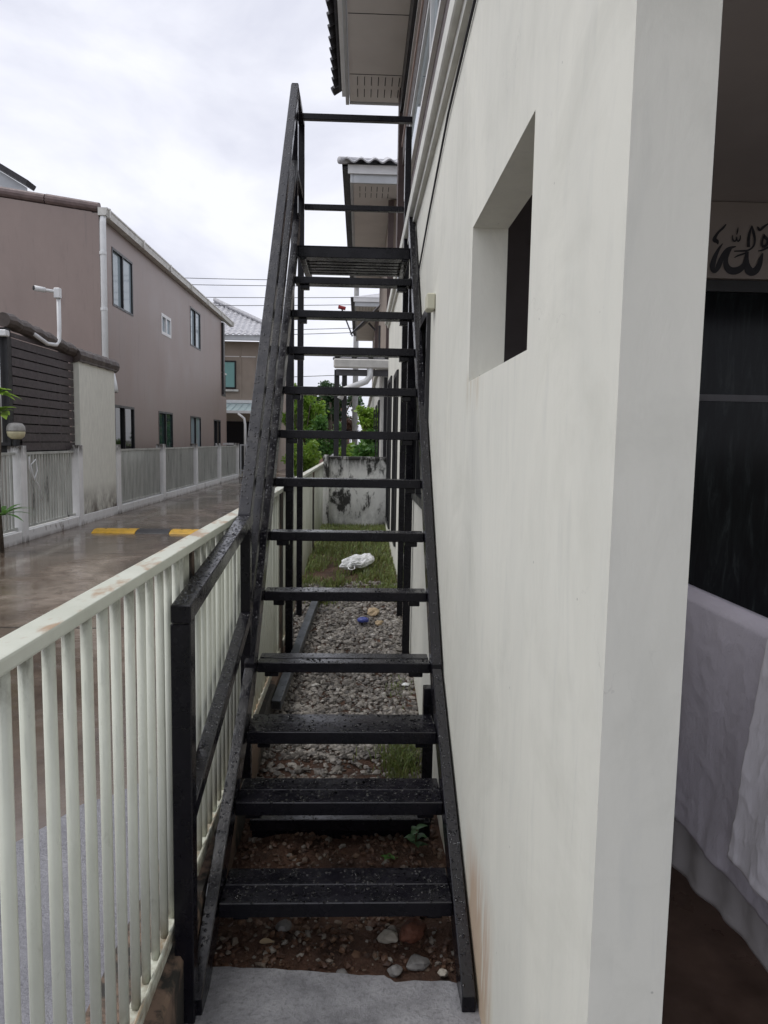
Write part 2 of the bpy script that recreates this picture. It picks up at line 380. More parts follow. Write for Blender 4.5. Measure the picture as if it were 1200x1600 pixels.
simple('pink_wall', (.50, .30, .28), .7, .1); simple('orange_roof', (.32, .12, .06), .7, .2, 4)
simple('car_paint', (.72, .74, .77), .25, .03); simple('pot_clay', (.22, .10, .06), .7, .2)
simple('shutter_brown', (.075, .062, .064), .6, .12, 3, .05)
simple('dark_backing', (.13, .135, .12), .7, .4, 3, .05)
simple('box_cream', (.58, .57, .45), .6, .12)

# ------------------------------------------------------------------ setting
XW = .37                     # outer face of the house wall
def alley_z(y):
    pts = [(1.9, -.05), (2.1, -.03), (3.0, 0), (4.1, .06), (4.8, .17), (6.5, .35), (9, .43), (11, .45)]
    for (a, za), (b, zb) in zip(pts, pts[1:]):
        if y <= b: return za+(zb-za)*max(0, (y-a))/(b-a)
    return .45
structure(MB().quad((-300,-150,-.09), (300,-150,-.09), (300,450,-.09), (-300,450,-.09)).build('ground', 'ground_earth'))
b = MB(); ny = 60
for i in range(ny+1):
    y = -8+i*1.5
    b.v += [Vector((-5.3, y, .03)), Vector((-.62, y, .03))]
for i in range(ny): b.f.append((2*i, 2*i+1, 2*i+3, 2*i+2))
structure(b.build('road', 'wet_road'))
structure(MB().prism([(-.665, -.5), (-.665, 3.42), (-.85, 3.36), (-1.0, 3.23), (-1.1, 3.10), (-1.2, 3.02), (-1.27, 2.86), (-1.36, 2.70), (-1.44, 2.4), (-1.6, 2.0), (-1.7, -.5)], .0, .045).build('driveway_apron', 'wet_apron', bevel=.004))
# alley soil
b = MB(); nx, ny = 14, 130
for j in range(ny+1):
    y = 1.9+j*(9.95-1.9)/ny
    for i in range(nx+1):
        x = -.53+i*(XW+.02+.53)/nx
        z = alley_z(y)+.035*noise.noise(Vector((x*4, y*4, 3)))+.012*noise.noise(Vector((x*17, y*17, 1)))
        if y < 2.12: z = min(z, -.03)
        b.v.append(Vector((x, y, z)))
for j in range(ny):
    for i in range(nx): k = j*(nx+1)+i; b.f.append((k, k+1, k+nx+2, k+nx+1))
structure(b.build('alley_soil', 'soil', smooth=True))
pts = [(-.52, -1.2), (XW+.01, -1.2)]
random.seed(3)
e_ = [(XW+.01, 2.00), (.30, 2.03), (.22, 2.035), (.13, 2.03), (.10, 2.055), (.02, 2.06), (-.08, 2.07), (-.2, 2.085), (-.32, 2.095), (-.42, 2.10), (-.52, 2.09)]
for (xa, ya), (xb, yb) in zip(e_, e_[1:]):
    for k in range(3): t = k/3; pts.append((xa+(xb-xa)*t, ya+(yb-ya)*t+random.uniform(-.003, .003)))
pts.append(e_[-1])
structure(MB().prism(pts, -.12, 0).build('stair_slab', 'slab_concrete', bevel=.004))
structure(MB().box(XW+.14, 6, -3.5, 3.68, -.08, .012).build('carport_floor', 'tile_floor'))
structure(MB().box(-.5, 6, 10.06, 34, -.08, .30).build('neighbour_paving', 'paving'))

# stones: one soft-edged lump mesh
ico = bmesh.new(); bmesh.ops.create_icosphere(ico, subdivisions=1, radius=1)
ICV = [v.co.copy() for v in ico.verts]; ICF = [tuple(v.index for v in f_.verts) for f_ in ico.faces]; ico.free()
def stone(b, c, s, rng, flat=.65):
    q = Matrix.Rotation(rng.uniform(0, 6.3), 3, 'Z') @ Matrix.Rotation(rng.uniform(-.6, .6), 3, 'X')
    sx, sy, sz = s*rng.uniform(.8, 1.3), s*rng.uniform(.6, 1), s*flat*rng.uniform(.7, 1.1)
    b.add([Vector(c)+q @ Vector((v.x*sx*rng.uniform(.5, 1.35), v.y*sy*rng.uniform(.5, 1.35), v.z*sz*rng.uniform(.55, 1.35))) for v in ICV], ICF)
rng = random.Random(11)
b = MB()
for k in range(15000):
    y = 3.05+3.4*rng.random()**1.05; x = rng.uniform(-.51, XW-.01)
    dens = 1 if y > 3.5 else .35
    if y > 5.9: dens = .5
    if rng.random() > dens: continue
    s = rng.choice((.005, .006, .008, .009, .011, .013, .016, .019, .025)); stone(b, (x, y, alley_z(y)+.035*noise.noise(Vector((x*4, y*4, 3)))+s*.25), s, rng)
tag(b.build('gravel', 'gravel_mix'), 'loose grey wet gravel filling the alley behind the black stair', 'gravel', kind='stuff')
b = MB()
for k in range(4200):
    y = 2.1+1.25*rng.random(); x = rng.uniform(-.48, XW-.01); s = rng.choice((.003, .003, .004, .004, .005, .006, .008, .011, .016))
    stone(b, (x, y, alley_z(y)+.035*noise.noise(Vector((x*4, y*4, 3)))+.012*noise.noise(Vector((x*17, y*17, 1)))+s*.3), s, rng)
tag(b.build('soil_pebbles', 'pebble_mix'), 'reddish brown pebbles on bare soil under the lowest stair treads', 'pebbles', kind='stuff')
def blades(b, x, y, z, h, rng, wd=.004):
    a = rng.uniform(0, 6.3); l_ = rng.uniform(.15, .9)*h; dx, dy = math.cos(a)*l_, math.sin(a)*l_; px, py = -math.sin(a)*wd, math.cos(a)*wd
    b.add([(x-px, y-py, z), (x+px, y+py, z), (x+dx*.45+px*.8, y+dy*.45+py*.8, z+h*.7), (x+dx*.45-px*.8, y+dy*.45-py*.8, z+h*.7), (x+dx, y+dy, z+h*.92)], [(0,1,2,3), (3,2,4)])
b = MB()
for k in range(20000):
    y = rng.uniform(5.9, 9.9); x = rng.uniform(-.52, XW-.005)
    p = .35+1.5*noise.noise(Vector((x*5, y*3.2, 8)))+(.35 if x > .05 else 0)+(y-6.9)*.25
    if abs(x+.02) < .28 and 6.6 < y < 7.3: p *= .5
    if rng.random() > p: continue
    blades(b, x, y, alley_z(y)-.005, rng.uniform(.03, .10), rng, .0045)
for k in range(900):
    x = rng.gauss(.24, .06); y = rng.gauss(3.5, .12)
    if x < XW-.01: blades(b, x, y, alley_z(y)-.01, rng.uniform(.03, .09), rng, .003)
for k in range(260):
    x = rng.gauss(-.28, .07); y = rng.gauss(5.95, .09); blades(b, x, y, alley_z(y)-.01, rng.uniform(.03, .07), rng)
for k in range(120):
    x = rng.gauss(.27, .04); y = rng.gauss(4.35, .06)
    if x < XW-.01: blades(b, x, y, alley_z(y)-.01, rng.uniform(.02, .06), rng, .003)
tag(b.build('grass', 'grass_blade'), 'short green grass growing along the far half of the alley', 'grass', kind='stuff')

# ------------------------------------------------------------------ main house
def wall_boxes(b, x0, x1, y0, y1, z0, z1, holes):
    """wall in the YZ plane split round its openings"""
    y = y0
    for (a, c_, zl, zh) in sorted(holes):
        if a > y: b.box(x0, x1, y, a, z0, z1)
        b.box(x0, x1, a, c_, z0, zl); b.box(x0, x1, a, c_, zh, z1); y = c_
    if y < y1: b.box(x0, x1, y, y1, z0, z1)
    return b
H = thing('house', (.5, 1.02, 0), 'cream walled two storey house on the right beside the black stair', 'house')
W1 = (1.6, 2.45, 1.86, 2.37)
b = MB(); wall_boxes(b, XW, .489, 1.02, 9.6, -.1, 3.2, [W1, (3.85, 4.95, 1.28, 2.38), (6.95, 7.65, .62, 2.35), (8.35, 9.25, .62, 2.42)])
bm_w = b.build('side_wall', 'cream_wall', H)
for (y0, y1, z0, z1) in ((3.85, 4.95, 1.28, 2.38), (6.95, 7.65, .62, 2.35), (8.35, 9.25, .62, 2.42)):
    fr = MB()
    for a in ((y0, y0+.05, z0, z1), (y1-.05, y1, z0, z1), (y0+.05, y1-.05, z0, z0+.05), (y0+.05, y1-.05, z1-.05, z1), ((y0+y1)/2-.02, (y0+y1)/2+.02, z0+.05, z1-.05)):
        fr.box(XW-.02, XW+.05, *a)
    f_ = fr.build('window', 'dark_frame', H)
    for s_ in (0, 1):
        ya = y0+.05+s_*((y1-y0)/2-.03); yb = ya+(y1-y0)/2-.07
        MB().box(XW+.01, XW+.02, ya, yb, z0+.05, z1-.05).build('pane', 'glass_dark', f_)
MB().box(.315, .53, .6, 9.68, 3.2, 3.3).build('ledge', 'ledge_paint', H, bevel=.006)
MB().box(.345, .372, 1.02, 9.62, 3.155, 3.199).build('ledge_moulding', 'ledge_paint', H)
MB().tube([(.364, 1.3, 3.12), (.362, 2.4, 3.12), (.362, 3.2, 3.06), (.362, 4.0, 2.9), (.36, 4.6, 2.74), (.36, 4.75, 2.45)], .0055, 6).build('cable', 'wire_black', H)
MB().box(.325, XW-.001, 3.62, 3.72, 2.315, 2.395).build('junction_box', 'box_cream', H, bevel=.006)
MB().box(.53, 6, 1.5, 9.6, 3.3, 6.05).build('upper_wall', 'upper_brown', H)
# upper storey window band seen edge-on from below
uf = MB()
for a in ((2.6, 8.9, 4.55, 4.60), (2.6, 8.9, 5.06, 5.11), (2.6, 2.66, 4.6, 5.06), (8.84, 8.9, 4.6, 5.06), (5.7, 5.76, 4.6, 5.06)): uf.box(.495, .532, *a)
ufo = uf.build('window', 'white_frame', H)
MB().box(.52, .535, 2.66, 5.7, 4.6, 5.06).build('pane', 'glass_pale', ufo); MB().box(.52, .535, 5.76, 8.84, 4.6, 5.06).build('pane', 'glass_pale', ufo)
MB().box(.49, .534, 2.2, 9.58, 5.12, 5.33).build('wall_band', 'mottle_trim', H)
MB().box(.475, .534, 2.2, 9.59, 5.335, 5.37).build('trim_strip', 'pink_trim', H)
MB().box(.482, .534, 2.2, 9.59, 5.66, 5.69).build('trim_strip', 'white_frame', H)
MB().box(.45, .534, .6, 9.29, 5.74, 6.04).build('frieze_board', 'dark_frame', H)
MB().box(.44, .534, 9.3, 9.6, 3.31, 6.04).build('corner_pier', 'upper_brown', H)
# eave
rf = MB().box(-.19, .53, .5, 9.72, 6.05, 6.08).build('roof', 'soffit_paint', H)
MB().box(-.24, -.195, .5, 9.78, 6.03, 6.22).build('fascia', 'fascia_grey', rf, bevel=.004)
MB().box(-.29, -.243, .5, 9.8, 6.14, 6.24).build('fascia_trim', 'white_frame', rf)
MB().box(-.19, .53, 9.725, 9.76, 6.03, 6.22).build('end_fascia', 'fascia_grey', rf)
for r_ in range(2):
    for k in range(7): MB().box(-.09+k*.085, -.082+k*.085, 9.08+r_*.3, 9.28+r_*.3, 6.044, 6.052).build('vent_slot', 'slot_dark', rf)
MB().box(-.18, .52, 9.02, 9.025, 6.045, 6.052).build('panel_joint', 'slot_dark', rf); MB().box(-.18, .52, 7.8, 7.805, 6.045, 6.052).build('panel_joint', 'slot_dark', rf)
b = MB(); b.add([(-.33, .5, 6.24), (3.2, .5, 8.2), (3.2, 9.8, 8.2), (-.33, 9.8, 6.24)], [(0, 1, 2, 3)]); b.add([(-.33, .5, 6.20), (3.2, .5, 8.16), (3.2, 9.8, 8.16), (-.33, 9.8, 6.20)], [(3, 2, 1, 0)]); b.build('roof_deck', 'roof_dark', rf)
def tile_mesh(wd, ln, th=.02, amp=.03, ns=8):
    b = MB(); t = []
    for i in range(ns+1):
        u = i/ns; t.append((u*wd, amp*math.sin(u*2*math.pi)))
    for y_ in (0, ln):
        for dz in (th, 0): b.v += [Vector((x_, y_, z_+dz)) for x_, z_ in t]
    n = ns+1
    for i in range(ns):
        b.f += [(i, i+1, 2*n+i+1, 2*n+i), (n+i+1, n+i, 3*n+i, 3*n+i+1), (n+i, n+i+1, i+1, i), (2*n+i, 2*n+i+1, 3*n+i+1, 3*n+i)]
    b.f += [(n, 0, 2*n, 3*n), (n-1, 2*n-1, 4*n-1, 3*n-1)]
    return b
t0 = None
for k in range(30):
    y = 9.9-k*.23
    if t0 is None:
        t0 = tile_mesh(.23, .5, .025, .028).build('roof_tile', 'roof_dark', rf, origin=(0, 0, 0)); o = t0; WL.pop(o.name)
    else: o = t0.copy(); col.objects.link(o)
    place(o, (-.40, y, 6.235), rf); o.rotation_euler = Matrix(((0, math.cos(R(29)), math.sin(R(29))), (-1, 0, 0), (0, math.sin(R(29)), -math.cos(R(29))))).to_euler() if False else (R(29), 0, R(-90))
MB().tube([(-.42, 9.93, 6.26), (-.2, 9.93, 6.40), (.4, 9.93, 6.76)], .055, 10).build('barge_tile', 'roof_dark', rf, smooth=True)
# carport: lintel wall, glass doors, ceiling, outer wall
FY = 3.7
MB().box(1.381, 6, FY, FY+.12, 2.52, 2.9).build('lintel', 'lintel_paint', H)
MB().box(.49, 1.38, FY-.02, FY+.12, 0, 2.9).build('door_shutter', 'shutter_brown', H)
gd = MB()
for x0 in (1.385, 2.3, 3.95): gd.box(x0, x0+.06, FY+.03, FY+.09, .02, 2.519)
gd.box(1.446, 6, FY+.03, FY+.09, 2.46, 2.518); gd.box(1.446, 6, FY+.03, FY+.09, .02, .09)
gdo = gd.build('sliding_door', 'dark_frame', H)
MB().box(1.446, 2.3, FY+.05, FY+.07, .09, 2.46).build('pane', 'glass_door', gdo); MB().box(2.36, 3.95, FY+.05, FY+.07, .09, 2.46).build('pane', 'glass_door', gdo)
MB().box(4.01, 6, FY+.05, FY+.07, .09, 2.46).build('pane', 'glass_door', gdo)
MB().box(1.446, 2.3, FY+.035, FY+.048, 1.895, 1.93).build('door_bar', 'dish_grey', gdo)
MB().box(.49, 6, .3, FY+.12, 2.905, 3.0).build('carport_ceiling', 'ceiling_paint', H)
MB().box(6, 6.12, 1.0, FY+.12, 0, 3.0).build('carport_outer_wall', 'lintel_paint', H)
# calligraphy painted on the lintel (brush strokes, slightly raised paint)
def stroke(b, pts, y=FY-.004, x0=1.68, z0=2.845, sx=.000334, sz=.000315):
    P = [(Vector((x0+u*sx, 0, z0-v*sz)), wd*sx/2) for u, v, wd in pts]
    ps = []
    for i in range(len(P)-1):
        a = P[max(i-1, 0)][0]; p, q = P[i][0], P[i+1][0]; d_ = P[min(i+2, len(P)-1)][0]
        for k in range(5):
            t = k/5; t2, t3 = t*t, t*t*t
            ps.append((.5*((2*p)+(q-a)*t+(2*a-5*p+4*q-d_)*t2+(3*p-a-3*q+d_)*t3), P[i][1]*(1-t)+P[i+1][1]*t))
    ps.append(P[-1]); k0 = len(b.v)
    for i, (p, r_) in enumerate(ps):
        d_ = (ps[min(i+1, len(ps)-1)][0]-ps[max(i-1, 0)][0]); d_.normalize(); nn = Vector((-d_.z, 0, d_.x))*r_
        b.v += [Vector((p.x+nn.x, y, p.z+nn.z)), Vector((p.x-nn.x, y, p.z-nn.z))]
    for i in range(len(ps)-1): b.f.append((k0+2*i, k0+2*i+1, k0+2*i+3, k0+2*i+2))
    return len(ps)
STROKES = [
 [(535,180,18),(490,240,34),(430,300,34),(385,370,44),(370,430,70),(410,455,60),(428,500,10)],
 [(500,485,10),(450,560,38),(405,660,62),(375,760,80),(360,850,84),(385,920,70),(425,910,56),(455,840,84),(490,740,80),(530,650,70),(580,580,62),(640,545,40),(710,525,14)],
 [(640,560,20),(590,640,56),(565,740,70),(575,830,90),(630,900,110),(710,915,112),(790,885,100),(850,820,80),(880,720,66),(890,600,50)],
 [(885,600,52),(888,720,66),(900,810,90),(930,890,130),(985,925,118),(1050,890,105),(1095,800,85),(1110,720,72),(1135,620,20)],
 [(905,530,50),(900,430,44),(908,310,40),(935,190,12)],
 [(935,190,10),(965,290,44),(995,400,34),(990,490,32),(950,550,26),(890,585,26),(800,595,28),(680,602,18)],
 [(860,630,24),(790,655,28),(740,675,26),(690,708,10)],
 [(720,225,8),(716,280,26),(705,340,12)],
 [(762,350,14),(762,410,24),(735,445,24),(715,420,18),(708,375,12),(700,430,22),(675,445,24),(650,420,24),(642,350,12)],
 [(1020,205,14),(1040,240,40),(1065,262,30),(1110,215,40),(1185,155,16)],
 [(1125,320,14),(1150,370,50),(1190,410,46),(1190,470,44),(1140,520,40),(1110,480,38),(1115,400,30),(1135,340,20)],
 [(1055,590,12),(1110,580,26),(1170,550,34),(1260,500,30)],
 [(1300,180,14),(1310,400,44),(1300,640,56),(1340,800,90),(1430,860,100),(1520,760,60),(1540,600,20)],
]
b = MB()
for i, s_ in enumerate(STROKES): stroke(b, s_, FY-.003-.0004*i)
b.build('calligraphy', 'calligraphy_ink', H)

# ------------------------------------------------------------------ black metal stair
S = thing('metal_staircase', (-.05, 2.0, 0), 'wet black steel staircase climbing beside the cream wall', 'staircase')
XL, XR = -.43, .32            # inner faces of the stringers
BP = 'black_paint'
for xc in (XL-.021, XR+.02):
    MB().beamv((xc, 1.905, -.012), (xc, 2.925, .635), .04, .125).build('stringer', BP, S, bevel=.003)
    MB().beamv((xc, 2.925, .64), (xc, 5.08, 3.135), .042, .15).build('stringer', BP, S, bevel=.003)
tr = [(2.14, .18), (2.445, .355), (2.70, .51), (2.99, .697)]+[(3.217+.2121*i, .96+.2487*i) for i in range(8)]
for i, (y, z) in enumerate(tr):
    b = MB(); h = .05 if i < 3 else .044
    if i < 3: b.box(XL+.001, XR-.001, y, y+.096, z-h, z); b.box(XL+.001, XR-.001, y+.101, y+.195, z-h, z-.003)
    elif i == 3: b.box(XL+.001, XR-.001, y, y+.062, z-h, z); b.box(XL+.001, XR-.001, y+.082, y+.15, z-h, z-.002)
    else: b.box(XL+.001, XR-.001, y, y+.1, z-h, z)
    t_ = b.build('tread', BP, S, bevel=.003)
    for xa in (XL+.03, XR-.09):
        cb = MB(); cb.box(xa+(0 if i % 2 else .01), xa+.06, y+.03, y+.085, z-h-.028, z-h-.001); cb.build('cleat', BP, t_, bevel=.003)
LZ = 2.95
for k in range(8):
    y = 4.915+k*.084; MB().box(XL+.001, XR-.001, y, y+(.079 if k == 0 else .06), LZ-(.075 if k == 0 else .045), LZ-.006).build('landing_slat', BP, S, bevel=.003)
MB().box(XL+.001, XR-.001, 4.915, 5.58, LZ-.005, LZ).build('deck_plate', BP, S)
for xc in (XL+.03, XR-.03): MB().box(xc-.02, xc+.02, 4.92, 5.6, LZ-.09, LZ-.041).build('landing_bearer', BP, S, bevel=.003)
PX, QX = -.468, .345
def post(x, y, z0, z1, w_=.045): return MB().box(x-w_/2, x+w_/2, y-w_/2, y+w_/2, z0, z1).build('post', BP, S, bevel=.003)
post(-.472, 1.90, 0, 1.157, .054); MB().box(-.491, -.449, 2.94, 2.982, .1, 1.30).build('post', BP, S, bevel=.003)
post(PX, 5.05, 2.9, 4.0); post(PX, 5.62, alley_z(5.62), 4.0); post(QX-.005, 5.62, alley_z(5.62), 4.02)
post(PX+.002, 4.78, alley_z(4.78)-.03, 2.66, .05); post(QX-.01, 4.78, alley_z(4.78)-.03, 2.72, .05)
MB().box(XR-.03, XR+.015, 2.95, 3.0, -.02, .6).build('post', BP, S, bevel=.003)
MB().beamv((-.470, 1.87, 1.184), (-.470, 2.985, 1.322), .054, .05).build('handrail', BP, S, bevel=.003)
MB().beamv((-.472, 2.93, 1.30), (-.468, 5.06, 4.0), .052, .085).build('handrail', BP, S, bevel=.003)
MB().box(PX-.022, PX+.022, 5.06, 5.64, 4.003, 4.048).build('handrail', BP, S, bevel=.003)
MB().box(PX-.02, QX+.02, 5.6, 5.642, 4.05, 4.093).build('handrail', BP, S, bevel=.003)
MB().box(PX+.024, QX-.03, 5.605, 5.64, 3.40, 3.44).build('mid_rail', BP, S, bevel=.003)
MB().box(PX-.018, PX+.018, 5.075, 5.595, 3.47, 3.51).build('mid_rail', BP, S, bevel=.003)
MB().beamv((-.471, 1.93, .60), (-.470, 2.938, .905), .045, .052).build('mid_rail', BP, S, bevel=.003)
MB().beamv((-.470, 2.984, .92), (-.468, 5.03, 3.5), .042, .08).build('mid_rail', BP, S, bevel=.003)
MB().box(XL+.002, XR-.032, 2.78, 2.83, .055, .105).build('cross_bar', BP, S, bevel=.003)
MB().box(XL+.002, XR-.002, 2.84, 2.875, -.02, .06).build('cross_bar', BP, S, bevel=.003)

# rain beads standing on the near treads and rails
g = NG('water'); g.base((.9, .93, .97)); g.rough(.01); g.b.inputs['Transmission Weight'].default_value = 1; g.b.inputs['IOR'].default_value = 1.33
rgd = random.Random(5); b = MB()
def bead(p, ux, uy, n_, s_):
    q = rgd.uniform(.6, 1.0); k = len(b.v); tw = rgd.uniform(0, 6.3)
    for ring, (rr, hh) in enumerate(((1, 0), (.82, .32), (.45, .5))):
        for j in range(7):
            t = 2*math.pi*j/7+tw; b.v.append(p+ux*(math.cos(t)*rr*s_)+uy*(math.sin(t)*rr*s_*q)+n_*(hh*s_))
    b.v.append(p+n_*(.55*s_))
    for ring in range(2):
        for j in range(7): b.f.append((k+ring*7+j, k+ring*7+(j+1) % 7, k+ring*7+7+(j+1) % 7, k+ring*7+7+j))
    for j in range(7): b.f.append((k+14+j, k+14+(j+1) % 7, k+21))
    b.f.append(tuple(k+j for j in reversed(range(7))))
X_, Y_, Z_ = Vector((1, 0, 0)), Vector((0, 1, 0)), Vector((0, 0, 1))
for i, (y, z) in enumerate(tr[:6]):
    dep = .19 if i < 3 else (.06 if i == 3 else .095)
    for k in range(420 if i < 3 else 130):
        x = rgd.uniform(XL+.01, XR-.01); yy = y+rgd.uniform(.006, dep)
        if i < 3 and .09 < yy-y < .108: continue
        if noise.noise(Vector((x*7, yy*9, i*3))) < -.18: continue
        bead(Vector((x, yy, z-(.003 if yy-y > .1 else 0))), X_, Y_, Z_, rgd.choice((.0018, .0022, .0028, .0035, .0045, .006)))
for (pa, pb, w_, n) in (((-.470, 1.875, 1.2095), (-.470, 2.92, 1.3388), .022, 330), ((-.471, 1.95, .632), (-.470, 2.93, .9285), .018, 240), ((XL-.021, 2.0, .1105), (XL-.021, 2.9, .6815), .016, 240), ((XR+.02, 2.0, .1105), (XR+.02, 2.9, .6815), .016, 240)):
    pa, pb = Vector(pa), Vector(pb); d = (pb-pa).normalized(); nn = X_.cross(d).normalized()
    for k in range(n): bead(pa+(pb-pa)*rgd.random()+X_*rgd.uniform(-w_, w_), X_, d, nn, rgd.choice((.0018, .0022, .0028, .0036, .0045)))
tag(b.build('water_drops', 'water', smooth=True), 'rain drops beading on the black stair treads and rails', 'water drops', kind='stuff')

# ------------------------------------------------------------------ near fence
F = thing('metal_fence', (-.53, 2, .1), 'pale green metal bar fence between the alley and the road', 'fence')
FX = -.528
panels = [(.35, 2.17), (2.20, 4.62), (4.78, 7.9), (8.25, 11.6)]
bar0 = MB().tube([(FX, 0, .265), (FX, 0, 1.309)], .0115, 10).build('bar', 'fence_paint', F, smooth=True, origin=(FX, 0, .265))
first = True
for (y0, y1) in panels:
    zb = .232
    b = MB(); b.box(FX-.02, FX+.022, y0, y1, zb, zb+.03); b.box(FX+.014, FX+.022, y0, y1, zb+.0302, zb+.048); b.build('bottom_rail', 'fence_paint', F, bevel=.003)
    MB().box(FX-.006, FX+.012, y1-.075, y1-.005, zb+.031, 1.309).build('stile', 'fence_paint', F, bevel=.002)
    n = int((y1-y0-.1)/0.0842)
    for k in range(n):
        y = y1-.12-k*.0842
        if first: o = bar0; first = False; place(o, (FX, y, .263), F)
        else: o = copy_to(bar0, (FX, y, .263), F)
        o.rotation_euler = (random.uniform(-.003, .003), random.uniform(-.003, .003), random.uniform(0, 6))
MB().box(FX-.028, FX+.028, .3, 11.65, 1.31, 1.337).build('top_rail', 'fence_paint', F, bevel=.005, seg=2)
MB().box(FX-.075, FX-.031, 2.12, 2.36, 1.14, 1.309).build('timber_block', 'rust_post', F, bevel=.004); MB().box(FX-.03, FX+.02, 2.172, 2.198, .4, 1.309).build('fence_post', 'rust_post', F)
for y in (4.63, 7.95, 11.65): MB().box(FX-.03, FX+.02, y+.005, y+.145, -.02, 1.309).build('fence_post', 'rust_post', F, bevel=.004)
b = MB(); n = 60
for i in range(n+1):
    y = .1+i*11.6/n; j1, j2 = random.uniform(-.006, .006), random.uniform(-.006, .006)
    b.v += [Vector((-.67, y, -.05)), Vector((-.67, y, .21+j1)), Vector((-.487+j2, y, .205+j1)), Vector((-.478+j2, y, .19+j1)), Vector((-.475, y, -.09))]
for i in range(n):
    for j in range(4): k = i*5+j; b.f.append((k, k+1, k+6, k+5))
b.f += [(4, 3, 2, 1, 0), tuple(n*5+j for j in range(5))]
b.build('base_wall', 'fence_base', F)

# end wall of the alley
E = thing('boundary_wall', (-.07, 9.98, .3), 'low white wall streaked with black mould at the end of the alley', 'wall')
b = MB(); b.box(-.5, XW+.02, 9.93, 10.05, .2, 1.40); b.build('wall', 'mould_wall', E)
MB().box(-.505, XW+.02, 9.915, 10.06, 1.401, 1.44).build('coping', 'mould_wall', E, bevel=.006)
MB().box(-.49, -.42, 9.87, 9.913, .2, 1.46).build('pier', 'mould_wall', E, bevel=.006)

# ------------------------------------------------------------------ things lying in the alley
o = thing('steel_tube', (-.45, 5, .1), 'loose grey square steel tube lying along the fence on gravel', 'steel tube')
MB().beam((-.455, 3.93, .15), (-.335, 6.0, .345), .055, .055).build('tube_body', 'cut_steel', o, bevel=.003)
MB().beam((-.4552, 3.928, .15), (-.455, 3.931, .1503), .043, .043).build('tube_mouth', 'slot_dark', o)
# plastic bag: crumpled, pinched at one end with a loop handle
bm = bmesh.new(); bmesh.ops.create_icosphere(bm, subdivisions=4, radius=1)
for v in bm.verts:
    u = (v.co.x+1)/2; taper = .28+.72*math.sin(min(1, u*1.02)*math.pi*.62)**.8
    p = Vector((v.co.x*.20, v.co.y*.10*taper, v.co.z*.055*taper))
    n_ = noise.fractal(p*13, 1, 2, 4); p += v.co*(.030*n_); p += v.co*(.016*(1-abs(noise.noise(p*28))*2.2)); p += v.co*(.007*(1-abs(noise.noise(p*70))*2.2))
    p.z = max(p.z, -.05)
    v.co = p
me = bpy.data.meshes.new('bag'); bm.to_mesh(me); bm.free(); me.materials.append(M['plastic_white'])
bg = thing('plastic_bag', (-.02, 6.98, .40), 'crumpled white plastic bag lying on the alley grass', 'plastic bag')
o = bpy.data.objects.new('bag_body', me); col.objects.link(o); place(o, (-.02, 6.98, .455), bg); o.rotation_euler = (0, R(-8), R(38))
MB().tube([(-.10, 6.86, .44), (-.09, 6.80, .42), (-.06, 6.78, .415), (-.03, 6.82, .42), (-.04, 6.90, .45)], .006, 6).build('bag_handle', 'plastic_white', bg, smooth=True)
tag(MB().lathe([(.03, 0), (.045, .004), (.045, .022), (.032, .03), (.01, .026)], (.045, 5.42, alley_z(5.42)+.02), 18).build('bottle_cap', 'plastic_blue', smooth=True), 'round blue plastic lid lying on the gravel', 'lid')
def lump(name, mat_, c, s, label, cat, seed, fl=.6, sub=3):
    rg = random.Random(seed); bm = bmesh.new(); bmesh.ops.create_icosphere(bm, subdivisions=sub, radius=1)
    sx, sy = rg.uniform(.9, 1.3), rg.uniform(.7, 1)
    for v in bm.verts:
        d = 1+.35*noise.noise(v.co*1.3+Vector((seed, 0, 0)))+.10*noise.noise(v.co*4+Vector((seed, 3, 0)))
        v.co = Vector((v.co.x*sx, v.co.y*sy, v.co.z*fl))*s*d
    me = bpy.data.meshes.new(name); bm.to_mesh(me); bm.free(); me.materials.append(M[mat_])
    o = bpy.data.objects.new(name, me); col.objects.link(o); place(o, (c[0], c[1], c[2]+s*fl*.5)); o.rotation_euler = (0, 0, rg.uniform(0, 6)); return tag(o, label, cat)
lump('debris', 'tan_debris', (.13, 5.62, alley_z(5.62)+.01), .055, 'tan crumpled scrap on the gravel beside the blue lid', 'debris', 5)
lump('debris', 'tan_debris', (.17, 5.42, alley_z(5.42)), .035, 'small reddish tan scrap to the right of the blue lid', 'debris', 9)
lump('stone', 'rock_grey', (.135, 2.10, -.03), .024, 'grey stone at the broken slab edge, third from the right stringer', 'stone', 1)
lump('stone', 'rock_grey', (.21, 2.13, -.03), .028, 'large grey stone behind the slab edge, second from the right stringer', 'stone', 2)
lump('stone', 'rock_pale', (.285, 2.08, -.02), .017, 'small yellowish stone on the slab edge nearest the right stringer', 'stone', 3)
lump('stone', 'rock_grey', (-.03, 2.085, -.03), .022, 'lone dark grey stone at the middle of the slab edge', 'stone', 4)
lump('stone', 'rock_pale', (.12, 2.24, -.02), .028, 'pale stone under the lowest tread beside the brick piece', 'stone', 6)
lump('stone', 'rock_grey', (-.24, 2.3, -.02), .026, 'dark stone alone on the soil at the left below the lowest tread', 'stone', 12)
lump('brick_piece', 'brick_red', (.2, 2.26, -.02), .05, 'broken red brick piece on the soil under the lowest tread', 'brick', 7)
lump('paper_scrap', 'plastic_white', (.31, 4.36, alley_z(4.36)+.02), .025, 'small white scrap at the wall foot on gravel', 'scrap', 8, .3, 2)
lump('paper_scrap', 'plastic_white', (.01, 4.5, alley_z(4.5)+.03), .014, 'tiny white scrap in the middle of the gravel', 'scrap', 10, .3, 2)
